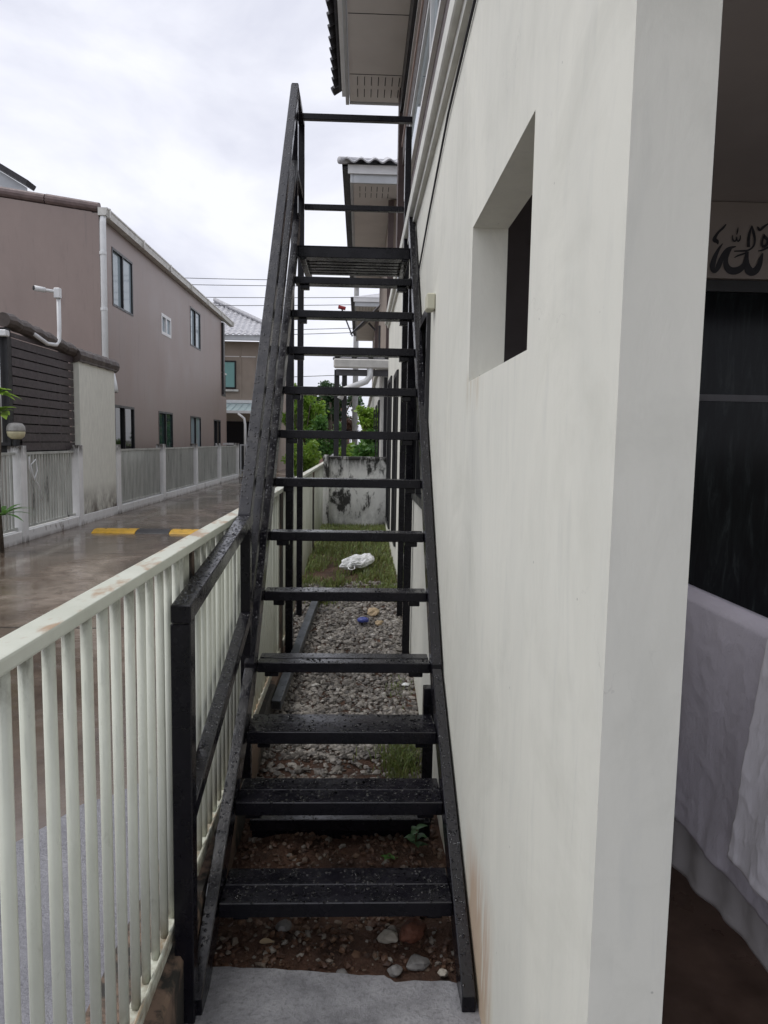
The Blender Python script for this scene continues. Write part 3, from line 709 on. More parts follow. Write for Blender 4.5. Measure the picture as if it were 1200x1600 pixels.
def leaf(b, base, d, up, ln, wd, droop=.3, n=5):
    d = Vector(d).normalized(); side = d.cross(Vector(up)).normalized(); u = side.cross(d); k = len(b.v); base = Vector(base)
    for i in range(n+1):
        t = i/n; w_ = wd*math.sin(math.pi*(.08+.92*t)**.8)*.5 if i < n else .001
        c = base+d*ln*t-Vector((0, 0, 1))*droop*ln*t*t
        b.v += [c-side*w_+u*w_*.25, c, c+side*w_+u*w_*.25]
    for i in range(n):
        q = k+3*i; b.f += [(q, q+1, q+4, q+3), (q+1, q+2, q+5, q+4)]
for k, (x, y, lab) in enumerate(((-.31, 2.22, 'dry brown leaf on the soil left under the lowest tread'), (.05, 2.42, 'dry brown leaf on the soil between the two lowest treads'))):
    b = MB(); leaf(b, (x, y, -.012), (math.cos(k*2.1), math.sin(k*2.1), .15), (0, 0, 1), .05, .028, .15); tag(b.build('fallen_leaf', 'tan_debris', smooth=True), lab, 'leaf')
p = thing('weed', (.25, 2.7, 0), 'small broad leaved weed sprouting behind the lowest tread near the wall', 'weed')
b = MB(); b.tube([(.25, 2.7, -.01), (.245, 2.7, .05), (.25, 2.69, .11)], .003, 6); b.build('stem', 'leaf_redbrown', p)
rg = random.Random(4)
for k in range(9):
    a = k*2.4; b = MB(); leaf(b, (.248, 2.695, .04+.009*k), (math.cos(a), math.sin(a), .45), (0, 0, 1), .055, .03, .35); b.build('leaf', 'leaf_dark', p, smooth=True)
p = thing('weed', (.14, 2.66, 0), 'tiny light green seedling on the soil left of the broad leaved weed', 'weed')
for k in range(5):
    a = k*1.26+.3; b = MB(); leaf(b, (.14, 2.66, .0+.004*k), (math.cos(a), math.sin(a), .5), (0, 0, 1), .04, .022, .3); b.build('leaf', 'leaf_mid', p, smooth=True)

# ------------------------------------------------------------------ far side of the road: fence
LX = -5.2
LF = thing('boundary_fence', (LX, 20, 0), 'white posted fence with grey bars along the far side of the road', 'fence')
PY = [11.0, 13.22, 15.32, 18.85, 22.6, 26.4, 30.3]
for y in PY:
    MB().box(LX-.1, LX+.1, y-.1, y+.1, -.05, 1.50).build('post', 'post_white', LF, bevel=.008)
    if y > 30: MB().box(LX-.55, LX-.105, y-.08, y+.08, 1.42, 1.50).build('coping', 'base_white', LF)
MB().box(LX-.1, LX+.1, 8.3, 8.5, -.05, 1.5).build('post', 'post_white', LF, bevel=.008)
fb = None
for a, c_ in [(8.4, PY[0])]+[(PY[i], PY[i+1]) for i in range(6)]:
    MB().box(LX-.085, LX+.085, a+.1, c_-.1, -.05, .20).build('base_wall', 'base_white', LF, bevel=.006)
    if a == PY[1]: continue
    MB().box(LX-.02, LX+.02, a+.1, c_-.1, 1.36, 1.40).build('rail', 'far_fence_paint', LF); MB().box(LX-.02, LX+.02, a+.1, c_-.1, .22, .26).build('rail', 'far_fence_paint', LF)
    n = int((c_-a-.26)/.105)
    for k in range(n):
        y = a+.2+k*.105
        if fb is None: fb = MB().box(LX-.012, LX+.012, y-.022, y+.022, .26, 1.36).build('bar', 'far_fence_paint', LF)
        else: copy_to(fb, (LX, y, .26), LF)
    MB().box(LX-.24, LX-.22, a+.1, c_-.1, .2, 1.3).build('backing_sheet', 'dark_backing', LF) if a > 15 else None
g_ = tag(MB().tube([(LX+.04, 11.3, 1.33), (LX+.05, 11.28, 1.15), (LX+.05, 11.42, .95), (LX+.05, 11.55, 1.1), (LX+.05, 11.5, 1.28), (LX+.05, 11.33, 1.2), (LX+.05, 11.4, 1.02), (LX+.05, 11.6, .85), (LX+.05, 11.7, .62)], .013, 6).build('hose', 'white_pvc', smooth=True), 'white plastic strap tangled on the far fence bars', 'strap')
# cream wall panel with tile cap
P = thing('garden_wall', (LX, 14.3, .2), 'tall narrow cream wall section with brown tile coping beside the slatted screen', 'wall')
MB().box(LX-.09, LX+.06, 13.33, 15.21, .205, 3.02).build('wall', 'panel_cream', P)
for k in range(5):
    y0 = 13.3+k*.42; MB().tube([(LX-.02, y0, 3.13), (LX-.02, y0+.22, 3.135), (LX-.02, y0+.41, 3.13)], [.135, .15, .14], 12).build('coping_tile', 'cap_tile', P, smooth=False)
MB().box(LX-.13, LX+.1, 13.3, 15.3, 3.021, 3.06).build('coping_bed', 'cap_tile', P)
# slatted screen
Q = thing('slatted_screen', (LX, 12, 1.4), 'dark brown horizontal slat screen with tile coping above the far fence', 'screen')
def capz(y): return 3.36-.14*(y-10.9)/2.3
for k in range(12):
    z = 1.42+k*.142
    yb = 13.3
    if k < 2: MB().box(LX-.06, LX-.03, 11.25, yb, z, z+.128).build('slat', 'slat_brown', Q)
    else: MB().box(LX-.06, LX-.03, 11.0, yb, z, z+.122).build('slat', 'slat_brown', Q)
MB().box(LX-.06, LX-.03, 11.0, 12.9, 1.42+12*.142, 1.42+12*.142+.06).build('slat', 'slat_brown', Q)
for y in (11.9, 12.75): MB().box(LX-.12, LX-.061, y, y+.07, 1.42, 3.1).build('upright', 'slat_brown', Q)
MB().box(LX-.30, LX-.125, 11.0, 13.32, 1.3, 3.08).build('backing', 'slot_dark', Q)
MB().box(LX-2.2, LX-.03, 10.88, 10.99, 1.5, 3.24).build('front_panel', 'black_steel', Q)
for k in range(6):
    ya = 10.82+k*.42; MB().tube([(LX-.05, ya, capz(ya)-.02), (LX-.05, ya+.21, capz(ya+.2)), (LX-.05, ya+.41, capz(ya+.41)-.02)], [.105, .115, .11], 12).build('coping_tile', 'cap_tile', Q)
for k in range(4):
    xa = LX-.2-k*.45; MB().tube([(xa, 10.9, 3.33), (xa-.42, 10.9, 3.34)], .11, 12).build('coping_tile', 'cap_tile', Q)
# surveillance camera on a bent pipe
K = thing('security_camera', (LX+.05, 12.3, 3.1), 'white security camera on a bent white pipe above the slatted screen', 'camera')
MB().tube([(LX+.03, 11.6, 3.26), (LX+.03, 12.1, 3.17), (LX+.05, 12.4, 3.19), (LX+.05, 12.52, 3.28), (LX+.05, 12.55, 3.45), (LX+.05, 12.55, 4.05)], .034, 10).build('pipe', 'white_pvc', K, smooth=True)
MB().box(LX+.0, LX+.1, 12.47, 12.57, 3.98, 4.15).build('mount_box', 'white_pvc', K, bevel=.01)
MB().tube([(LX-.002, 12.5, 4.09), (LX-.11, 12.4, 4.09)], .028, 10).build('arm', 'white_pvc', K)
MB().tube([(LX-.11, 12.4, 4.09), (LX-.24, 12.3, 4.10)], .045, 12).build('camera_body', 'white_pvc', K, smooth=True)
MB().tube([(LX-.24, 12.3, 4.10), (LX-.255, 12.288, 4.10)], .036, 12).build('lens', 'slot_dark', K)
K = thing('conduit', (LX-.02, 10.75, 1.7), 'thin white conduit and box on the dark front of the slatted screen', 'conduit')
MB().tube([(LX-.13, 10.80, 1.55), (LX-.13, 10.80, 3.1)], .022, 8).build('pipe', 'white_pvc', K, smooth=True)
MB().box(LX-.3, LX+.02, 10.74, 10.86, 3.1, 3.19).build('junction_box', 'white_pvc', K, bevel=.01)
K = thing('lamp', (LX+.08, 10.6, 1.5), 'round grey and cream globe lamp on the nearest far fence post', 'lamp')
lc = (LX+.03, 10.93, 1.5)
MB().lathe([(.05, 0), (.05, .1)], lc, 14).build('lamp_base', 'black_steel', K)
MB().lathe([(.07, .1), (.115, .14), (.128, .19), (.128, .215)], lc, 20).build('lamp_bowl', 'lamp_cream', K, smooth=True)
MB().lathe([(.132, .217), (.132, .235), (.125, .29), (.09, .335), (.03, .345)], lc, 20).build('lamp_cover', 'lamp_grey', K, smooth=True)
# leafy plant at the picture's left edge
K = thing('plant', (-4.95, 9.9, 0), 'bright green broad leaved plant at the left edge before the slatted screen', 'plant')
MB().tube([(-4.95, 9.95, .03), (-4.98, 9.95, .9), (-4.95, 10.0, 1.6), (-4.94, 10.0, 2.3)], [.03, .025, .02, .012], 8).build('stem', 'bark', K, smooth=True)
rg = random.Random(21)
for (c, n, ln) in (((-5.0, 10.0, 2.22), 14, .32), ((-4.98, 9.98, 1.95), 13, .34), ((-4.92, 9.95, .55), 13, .55)):
    for k in range(n):
        a = k*2.4+rg.uniform(-.2, .2); b = MB(); leaf(b, c, (math.cos(a), math.sin(a), rg.uniform(.1, .9)), (0, 0, 1), ln*rg.uniform(.7, 1.1), .2 if ln < .5 else .07, .4)
        b.build('leaf', 'leaf_lime' if c[2] > 1 else 'leaf_mid', K, smooth=True)

# ------------------------------------------------------------------ brown house across the road
HB = thing('house', (-6, 24, 0), 'long brown rendered two storey house behind the far fence', 'house')
HX = -6.0
YN, YF = 16.95, 31.3
def zt(y): return 6.72
wins = [(17.75, 19.3, 4.82, 6.2, 'glass_pale'), (25.65, 27.25, 4.92, 6.28, 'glass_pale'), (17.7, 19.25, .9, 2.45, 'glass_dark'), (21.55, 23.15, .9, 2.46, 'glass_green'), (25.55, 27.2, .9, 2.46, 'glass_pale'), (29.6, 31.0, .9, 2.46, 'glass_dark'), (21.97, 23.07, 4.78, 5.4, 'glass_pale')]
b = MB(); up_ = [w_[:4] for w_ in wins if w_[2] > 4]; lo_ = [w_[:4] for w_ in wins if w_[2] < 4]
wall_boxes(b, HX-.15, HX, YN, YF, 3.5, 6.72, up_); wall_boxes(b, HX-.15, HX, YN, 32.4, -.05, 3.5, lo_)
b.build('side_wall', 'brown_wall', HB)
b = MB(); b.add([(HX-.151, YN-.02, -.05), (HX-.151, YN-.02, 6.74), (HX-6, YN-.02, 7.5), (HX-6, YN-.02, -.05), (HX-.151, YN+.15, -.05), (HX-.151, YN+.15, 6.74), (HX-6, YN+.15, 7.5), (HX-6, YN+.15, -.05)],
   [(0, 1, 2, 3), (7, 6, 5, 4), (1, 5, 6, 2), (0, 4, 5, 1)]); b.add([(HX-.15, YN-.02, -.05), (HX, YN-.02, -.05), (HX, YN-.02, 6.72), (HX-.15, YN-.02, 6.72), (HX-.15, YN-.001, -.05), (HX, YN-.001, -.05), (HX, YN-.001, 6.72), (HX-.15, YN-.001, 6.72)], [(0,1,2,3), (1,5,6,2), (3,2,6,7)])
b.build('front_wall', 'brown_wall', HB)
MB().box(HX-5.9, HX-.16, YN+.16, 32.3, -.05, 6.5).build('core', 'brown_wall', HB)
for (y0, y1, z0, z1, gl) in wins:
    wf = (z1-z0) < .8; fm = 'white_frame' if wf else 'dark_frame'; t = .09 if wf else .055
    b = MB(); xa, xb = HX-.08, HX+.012
    for a in ((y0, y0+t, z0, z1), (y1-t, y1, z0, z1), (y0+t, y1-t, z0, z0+t), (y0+t, y1-t, z1-t, z1), ((y0+y1)/2-t/2, (y0+y1)/2+t/2, z0+t, z1-t)): b.box(xa, xb, *a)
    f_ = b.build('window', fm, HB)
    MB().box(HX-.06, HX-.05, y0+t, (y0+y1)/2-t/2, z0+t, z1-t).build('pane', gl, f_); MB().box(HX-.04, HX-.03, (y0+y1)/2+t/2, y1-t, z0+t, z1-t).build('pane', gl if gl != 'glass_pale' else 'glass_pale', f_)
b = MB()
prof = [(0, 0), (.17, 0), (.2, .12), (.22, .14), (.22, .17), (0, .17)]
for y in (YN-.08, 33.3): b.v += [Vector((HX+.005+x, y, 6.66+z+(.1 if y > 30 else 0))) for x, z in prof]
n = 6
for i in range(n): b.f.append((i, (i+1) % n, n+(i+1) % n, n+i))
b.f += [tuple(reversed(range(n))), tuple(range(n, 2*n))]
gt = b.build('gutter', 'gutter_white', HB)
for y in (17.0, 19.6, 22.3, 25.0, 27.7, 30.4, 33.0): MB().box(HX+.004, HX+.235, y, y+.07, 6.645+(y-17)*.006, 6.845+(y-17)*.006).build('gutter_clip', 'gutter_white', gt)
dp = MB().tube([(HX+.09, YN+.02, 6.7), (HX+.09, YN-.02, 6.5), (HX+.085, YN-.04, .1)], .07, 12).build('downpipe', 'white_pvc', HB, smooth=True)
for z in (3.0, 4.55, 5.8): MB().tube([(HX+.086, YN-.035, z), (HX+.086, YN-.035, z+.06)], .08, 12).build('pipe_clip', 'white_pvc', dp)
for k in range(4):
    xa = HX+.0-k*1.2; za = 6.83+.13*k*1.2+.02
    MB().tube([(xa, YN+.03, za), (xa-1.17, YN+.03, za+.152)], [.11, .12], 12).build('ridge_tile', 'ridge_brown', HB, smooth=False)
rfb = MB().add([(HX+.05, YN+.2, 6.80), (HX+.05, 33.3, 6.88), (HX-6, 33.3, 8.6), (HX-6, YN+.2, 7.62)], [(0, 1, 2, 3)]).build('roof', 'roof_dark', HB)
MB().beam((-8.85, 20, 8.29), (-12, 20, 10.1), .5, .14).build('upper_roof', 'roof_dark', rfb); b = MB(); b.add([(-8.9, 19.9, 8.2), (-12, 19.9, 10.0), (-12, 19.9, 7.0), (-8.9, 19.9, 7.0)], [(0,1,2,3)]); b.build('gable', 'fascia_grey', rfb)
MB().box(HX-.01, HX+.09, 31.32, 31.6, 3.6, 6.64).build('balcony_post', 'dark_frame', HB)
MB().box(HX-.1, HX+.02, 31.32, 32.4, 4.5, 4.56).build('balcony_rail', 'gutter_white', HB)
MB().box(HX-.06, HX-.03, 31.6, 32.4, 3.55, 4.48).build('balcony_panel', 'dark_frame', HB)
MB().tube([(HX+.08, 17.4, 3.15), (HX+.16, 17.3, 2.9), (HX+.2, 17.25, 2.72)], .06, 10).build('wall_light', 'white_pvc', HB, smooth=True)

# speed bump
SB = thing('speed_bump', (-3.6, 12.3, .03), 'yellow and black rubber speed bump across the wet road', 'speed bump')
for (xa, xb, mt) in ((-4.52, -3.80, 'yellow_rubber'), (-3.79, -3.23, 'black_rubber'), (-3.22, -2.70, 'yellow_rubber')):
    b = MB(); pr = [(12.08, .031), (12.1, .045), (12.22, .085), (12.38, .085), (12.5, .045), (12.52, .031)]
    for x in (xa, xb): b.v += [Vector((x, y, z)) for y, z in pr]
    for i in range(5): b.f.append((i, i+1, 7+i, 6+i))
    b.f += [tuple(range(6)), tuple(reversed(range(6, 12)))]
    s_ = b.build('rubber_section', mt, SB)
    for x in (xa+.17, xb-.17): MB().lathe([(.022, 0), (.022, .004)], (x, 12.3, .084), 10).build('bolt', 'black_rubber', s_)

# ------------------------------------------------------------------ tan house at the end of the road
HT = thing('house', (-7, 38, 0), 'distant tan house with grey tiled roof at the end of the road', 'house')
TY = 38
MB().box(-14, -4.3, TY, TY+8, -.05, 6.75).build('wall', 'tan_wall', HT)
for x in (-6.35, -5.5): MB().box(x, x+.1, TY-.03, TY-.002, 3.6, 6.7).build('pilaster', 'tan_wall', HT)
MB().box(-9, -4.31, TY-.025, TY-.002, 5.95, 5.99).build('band', 'soffit_paint', HT)
b = MB()
for a in ((-7.3, -7.22, 4.3, 5.75), (-6.6, -6.52, 4.3, 5.75), (-7.22, -6.6, 4.3, 4.38), (-7.22, -6.6, 5.67, 5.75)): b.box(a[0], a[1], TY-.05, TY-.001, a[2], a[3])
f_ = b.build('window', 'dark_frame', HT); MB().box(-7.22, -6.6, TY-.03, TY-.004, 4.38, 5.67).build('pane', 'glass_teal', f_); MB().box(-7.35, -6.4, TY-.12, TY-.001, 4.16, 4.26).build('sill', 'gutter_white', f_)
rt = MB().box(-14.2, -3.9, TY-.75, TY-.7, 6.72, 6.98).build('roof', 'fascia_grey', HT); MB().box(-14.2, -3.9, TY-.69, TY-.001, 6.80, 6.84).build('soffit', 'soffit_paint', rt)
rows = []
for r_ in range(12):
    b = MB(); y0 = TY-.85+r_*.36; z0 = 7.0+r_*.36*.55; x1 = -3.8-r_*.36*1.05; x0 = -14; ns = int((x1-x0)/.055)
    for i in range(ns+1):
        x = x0+(x1-x0)*i/ns; wv = .035*math.sin(x*2*math.pi/.3); b.v += [Vector((x, y0, z0+wv-.03)), Vector((x, y0, z0+wv+.02)), Vector((x, y0+.4, z0+.22+wv))]
    for i in range(ns): k = 3*i; b.f += [(k, k+3, k+4, k+1), (k+1, k+4, k+5, k+2)]
    b.build('tile_row', 'roof_grey', rt)
MB().tube([(-3.75, TY-.9, 7.07), (-8.3, TY+3.4, 9.5)], .11, 8).build('hip_ridge', 'roof_grey', rt)
cp = MB().add([(-8.2, TY-2.2, 3.05), (-5.35, TY-2.2, 3.05), (-5.1, TY-.001, 3.55), (-8.2, TY-.001, 3.55)], [(0,1,2,3)]).build('canopy', 'green_metal', HT)
MB().box(-8.2, -5.3, TY-2.3, TY-2.2, 2.95, 3.08).build('gutter', 'white_pvc', cp); MB().box(-8.2, -5.1, TY-.06, TY-.002, 3.56, 3.72).build('flashing', 'white_pvc', cp)
for k in range(9): MB().beam((-8.1+k*.33, TY-2.19, 3.075), (-8.1+k*.33, TY-.02, 3.565), .03, .03).build('rib', 'green_metal', cp)
MB().tube([(-6.05, TY-2.25, 2.95), (-5.75, TY-2.25, 2.7), (-5.7, TY-2.25, 2.4), (-5.7, TY-2.25, .05)], .06, 8).build('downpipe', 'white_pvc', cp, smooth=True)
MB().box(-9, -5.2, TY-.12, TY-.05, .1, 2.6).build('doorway', 'glass_dark', HT)
K = thing('gate', (-4.6, 31, .05), 'dark metal gate past the last white post of the far fence', 'gate')
b = MB(); b.box(-5.1, -5.05, 30.6, 30.65, .05, 1.45); b.box(-4.35, -4.3, 30.6, 30.65, .05, 1.45); b.box(-5.05, -4.35, 30.6, 30.65, 1.4, 1.45); b.box(-5.05, -4.35, 30.6, 30.65, .3, .35); b.build('frame', 'fascia_grey', K)
for k in range(6): MB().box(-5.0+k*.11, -4.98+k*.11, 30.61, 30.64, .35, 1.4).build('bar', 'dark_frame', K)

# ------------------------------------------------------------------ neighbouring houses down the alley
def neighbour(y0, y1, label, dy_front=.8, tiles=True):
    h = thing('house', (.5, y0, .3), label, 'house')
    MB().box(.50, 6, y0+dy_front, y1, 3.3, 6.02).build('upper_wall', 'tan_wall', h); MB().box(.40, 6, y0+dy_front+.02, y1-.02, .3, 3.18).build('lower_wall', 'ledge_paint', h)
    MB().box(.33, 6, y0+dy_front-.02, y1, 3.19, 3.29).build('ledge', 'ledge_paint', h)
    MB().box(.46, .56, y0+dy_front-.05, y0+dy_front-.001, 3.3, 6.0).build('corner_pier', 'upper_brown', h)
    r_ = MB().box(-.17, 6, y0+.05, y1+.2, 6.04, 6.07).build('roof', 'soffit_paint', h)
    MB().box(-.17, 6, y0-.0, y0+.045, 6.02, 6.30).build('fascia', 'fascia_grey', r_, bevel=.004); MB().box(-.22, -.175, y0-.002, y1+.2, 6.02, 6.25).build('fascia', 'fascia_grey', r_, bevel=.004)
    MB().box(-.26, 6, y0-.04, y0-.005, 6.16, 6.305).build('fascia_trim', 'white_frame', r_)
    for q in range(2):
        for k in range(6): MB().box(-.06+k*.1, -.052+k*.1, y0+.22+q*.32, y0+.44+q*.32, 6.033, 6.042).build('vent_slot', 'slot_dark', r_)
    MB().add([(-.36, y0-.05, 6.30), (6, y0-.05, 6.30), (6, y0+3.6, 7.55), (3.3, y0+3.6, 7.55)], [(0,1,2,3)]).build('front_slope', 'roof_grey', r_)
    MB().add([(-.36, y0-.05, 6.30), (3.3, y0+3.6, 7.55), (3.3, y1, 7.55), (-.36, y1, 6.30)], [(0,1,2,3)]).build('side_slope', 'roof_dark', r_)
    MB().box(-.34, -.23, y0, y1+.2, 6.24, 6.29).build('eave_edge', 'roof_dark', r_)
    if tiles:
        t0 = None
        for r2 in range(4):
            for k in range(10-r2):
                x = -.34+.24*k+r2*.24
                if t0 is None: t0 = tile_mesh(.24, .40, .025, .028).build('roof_tile', 'roof_grey', r_, origin=(0, 0, 0)); o = t0
                else: o = t0.copy(); col.objects.link(o)
                place(o, (x, y0-.16+r2*.33, 6.315+r2*.13), r_); o.rotation_euler = (R(23), 0, 0)
        MB().tube([(-.40, y0-.13, 6.33), (-.2, y0+.06, 6.40), (.9, y0+1.15, 6.78)], .06, 10).build('hip_tile', 'roof_grey', r_, smooth=True)
    for yy in (y0+2, y0+4.2, y0+6.4):
        f_ = MB().box(.37, .399, yy, yy+1.0, .9, 2.5).build('window', 'dark_frame', h); MB().box(.365, .369, yy+.06, yy+.94, .96, 2.44).build('pane', 'glass_dark', f_)
    return h
neighbour(12.55, 20.5, 'neighbouring tan house with grey tiled hip roof seen behind the stair landing')
neighbour(23.6, 31.5, 'farthest house of the row seen below the stair landing', .8, False)
# lean-to canopy beyond the end wall
C = thing('canopy', (.1, 13, .3), 'white guttered lean-to canopy on black posts beyond the mouldy wall', 'canopy')
MB().add([(-.5, 12.95, 3.14), (.66, 12.95, 3.14), (.66, 15.2, 3.45), (-.5, 15.2, 3.45), (-.5, 12.95, 3.10), (.66, 12.95, 3.10), (.66, 15.2, 3.41), (-.5, 15.2, 3.41)], [(0,1,2,3), (7,6,5,4), (0,4,5,1), (1,5,6,2), (2,6,7,3), (3,7,4,0)]).build('roof_sheet', 'dish_grey', C)
for k in range(4): MB().tube([(-.42+k*.3, 12.93, 3.15), (-.42+k*.3, 15.2, 3.46)], .045, 8).build('sheet_rib', 'slot_dark', C)
MB().box(-.48, .64, 12.8, 12.94, 2.95, 3.11).build('gutter', 'gutter_white', C, bevel=.02)
MB().box(-.44, .6, 12.96, 13.04, 2.83, 2.94).build('front_beam', 'dish_grey', C)
MB().tube([(.17, 12.87, 2.96), (.17, 12.87, 2.82), (.10, 12.85, 2.72), (-.12, 12.80, 2.63), (-.30, 12.78, 2.56), (-.36, 12.78, 2.4)], .055, 12).build('downpipe', 'white_pvc', C, smooth=True)
for x in (-.43, -.29): MB().box(x-.045, x+.045, 13.05, 13.15, .3, 2.94).build('post', 'black_steel', C)
for x in (.46, .56): MB().box(x-.03, x+.03, 13.05, 13.15, .3, 2.82).build('post', 'black_steel', C)
# satellite dish
D = thing('satellite_dish', (.33, 14.2, 3.3), 'dark satellite dish with red tipped arm above the lean-to canopy', 'satellite dish')
dc = Vector((.13, 14.2, 3.98)); q = Vector((-.70, -.12, .70)).normalized()
b = MB(); nr, na = 5, 24; a1 = q.cross(Vector((0, 1, 0))).normalized(); a2 = q.cross(a1)
for i in range(nr+1):
    for j in range(na):
        r_ = .42*i/nr+.001; t = 2*math.pi*j/na; b.v.append(dc+a1*math.cos(t)*r_+a2*math.sin(t)*r_+q*(r_*r_*.38))
for i in range(nr):
    for j in range(na): b.f.append((i*na+j, i*na+(j+1) % na, (i+1)*na+(j+1) % na, (i+1)*na+j))
o = b.build('reflector', 'dish_grey', D, smooth=True); md = o.modifiers.new('solid', 'SOLIDIFY'); md.thickness = .015
MB().tube([dc-q*.02, dc-q*.12+Vector((.06, 0, -.06)), (.36, 14.2, 3.92), (.36, 14.2, 3.36)], .022, 8).build('mast', 'dish_grey', D)
MB().tube([dc-a1*.0+Vector((-.30, 0, -.28)), dc+Vector((-.52, -.05, .25))], .014, 6).build('feed_arm', 'dish_grey', D)
MB().tube([dc+Vector((-.58, -.05, .27)), dc+Vector((-.44, -.05, .24))], .035, 10).build('receiver', 'plastic_red', D)
# utility pole and wires
U = thing('utility_pole', (-.3, 40, 0), 'tall concrete utility pole behind the houses seen through the stair', 'utility pole')
MB().tube([(-.28, 40, -.05), (-.28, 40, 11.5)], [.17, .13], 12).build('shaft', 'pole_concrete', U, smooth=True)
MB().box(-1.0, .5, 39.7, 39.78, 10.0, 10.12).build('cross_arm', 'pole_concrete', U); MB().lathe([(.12, 0), (.14, .12), (.06, .22)], (-.75, 39.74, 10.12), 10).build('insulator', 'dish_grey', U)
names = ['topmost', 'second', 'third', 'fourth', 'fifth', 'sixth', 'seventh', 'lowest']
for k, z in enumerate((10.35, 9.95, 9.55, 9.05, 8.2, 7.9, 7.55, 5.2)):
    pts = []
    for i in range(33):
        x = -34+i*2.0; u = (x+17)/17 if x < -.3 else (x-17)/17
        pts.append((x, 39.6-(.04*k), z+.35*(u*u-1)+.12*math.sin(k*2.1)+(.006*k-.02)*(x+.3)))
    tag(MB().tube(pts, .017, 5).build('overhead_wire', 'wire_black'), '%s overhead wire crossing the sky at the utility pole' % names[k] if k < 7 else 'lowest thick overhead wire crossing the sky at the utility pole', 'wire', 'overhead wires')

# ------------------------------------------------------------------ trees and far things
def foliage(b, c, rad, n, ls, rng, clumps=26):
    cs = []
    for _ in range(clumps):
        v = Vector((rng.gauss(0, 1), rng.gauss(0, 1), rng.gauss(0, 1))).normalized()*rng.uniform(.35, 1)
        cs.append((Vector((v.x*rad[0], v.y*rad[1], v.z*rad[2])), rng.uniform(.18, .36)))
    for _ in range(n):
        cc, cr_ = rng.choice(cs); v = Vector((rng.gauss(0, 1), rng.gauss(0, 1), rng.gauss(0, 1))).normalized()*rng.random()**.5
        p = Vector(c)+cc+Vector((v.x*rad[0], v.y*rad[1], v.z*rad[2]))*cr_
        d = Vector((rng.gauss(0, 1), rng.gauss(0, 1), rng.gauss(-.2, .7))).normalized(); s_ = d.cross(Vector((rng.gauss(0, 1), rng.gauss(0, 1), rng.gauss(0, 1)))).normalized()
        l_ = ls*rng.uniform(.6, 1.4); w_ = l_*.28
        b.add([p, p+d*l_*.5+s_*w_, p+d*l_, p+d*l_*.5-s_*w_], [(0,1,2,3)])
def tree(name, x, y, z0, trunk_h, c_z, rad, mat_, n, ls, label, cat='tree', seed=1, clumps=26):
    rg = random.Random(seed); t = thing(name, (x, y, z0), label, cat)
    b = MB(); b.tube([(x, y, z0-.05), (x+.05, y, z0+trunk_h*.5), (x-.03, y, z0+trunk_h), (x, y, c_z)], [.14*rad[0], .11*rad[0], .09*rad[0], .04*rad[0]], 8)
    for k in range(6):
        a = k*1.1+seed; b.tube([(x, y, z0+trunk_h*.8), (x+math.cos(a)*rad[0]*.4, y+math.sin(a)*rad[1]*.4, (z0+trunk_h+c_z)/2), (x+math.cos(a)*rad[0]*.75, y+math.sin(a)*rad[1]*.75, c_z+rad[2]*.3)], [.05*rad[0], .03*rad[0], .012*rad[0]], 6)
    b.build('trunk', 'bark', t, smooth=True); b = MB(); foliage(b, (x, y, c_z), rad, n, ls, rg, clumps); b.build('crown', mat_, t); return t
tree('tree', -3.05, 38, 0, 1.3, 3.1, (1.15, 1.2, 1.5), 'leaf_bright', 7000, .17, 'light green leafy tree seen left between the stair treads', seed=2)
tree('tree', -1.75, 36, 0, .8, 1.85, (.95, .9, 1.35), 'leaf_mid', 6000, .15, 'rounded mid green tree before the lighter one', seed=3)
tree('tree', -1.9, 46, 0, 2.0, 4.1, (2.0, 1.4, 1.5), 'leaf_dark', 7000, .2, 'dark green tree crown behind the rounded tree', seed=4)
tree('tree', -.75, 43, 0, 1.2, 2.5, (.6, .6, .8), 'leaf_redbrown', 2500, .14, 'reddish brown small tree left of the utility pole', seed=5)
tree('tree', -5.6, 56, 0, 2.0, 3.6, (3, 2, 2), 'leaf_dark', 6000, .25, 'dark distant tree at the end of the road', seed=15)
tree('hedge', -2.2, 28, .0, .5, .95, (.75, 2.2, .72), 'leaf_bright', 9000, .12, 'clipped bright green hedge beyond the end of the alley', 'hedge', 6, 50)
tree('bush', .42, 23.0, .3, .7, 2.35, (.62, .5, .55), 'leaf_lime', 4500, .13, 'lime green bush crown right of the utility pole', 'bush', 7)
tree('bush', .25, 17.6, .3, .35, 1.35, (.5, .5, .45), 'leaf_mid', 4000, .14, 'mid green bush just above the mouldy wall', 'bush', 8)
tree('bush', -.15, 20.5, .3, .3, 1.2, (.5, .5, .35), 'leaf_bright', 2500, .14, 'bright low bush before the white car', 'bush', 9)
tree('tree', 1.6, 52, 0, 2, 3.6, (.9, .8, 1.1), 'leaf_dark', 2500, .2, 'small grey green treetop right of the utility pole', seed=10)
K = thing('house', (-1.8, 60, 0), 'far pink gabled house with orange roof left of the utility pole', 'house')
MB().add([(-4.6, 60, 0), (-.95, 60, 0), (-.95, 60, 3.2), (-1.9, 60, 5.0), (-4.6, 60, 5.0), (-4.6, 66, 0), (-.95, 66, 0), (-.95, 66, 3.2), (-1.9, 66, 5.0), (-4.6, 66, 5.0)], [(0,1,2,3,4), (9,8,7,6,5), (1,6,7,2), (0,5,6,1)]).build('wall', 'pink_wall', K)
MB().add([(-.7, 59.8, 3.0), (-1.9, 59.8, 5.25), (-1.9, 66, 5.25), (-.7, 66, 3.0)], [(0,1,2,3)]).build('roof', 'orange_roof', K); MB().box(-4.8, -1.9, 59.8, 66, 5.05, 5.3).build('roof', 'orange_roof', K)
MB().beam((-.72, 59.75, 2.9), (-1.92, 59.75, 5.15), .1, .25).build('barge_board', 'orange_roof', K)
K = thing('house', (1.5, 58, 0), 'far low house with orange roof right of the utility pole', 'house')
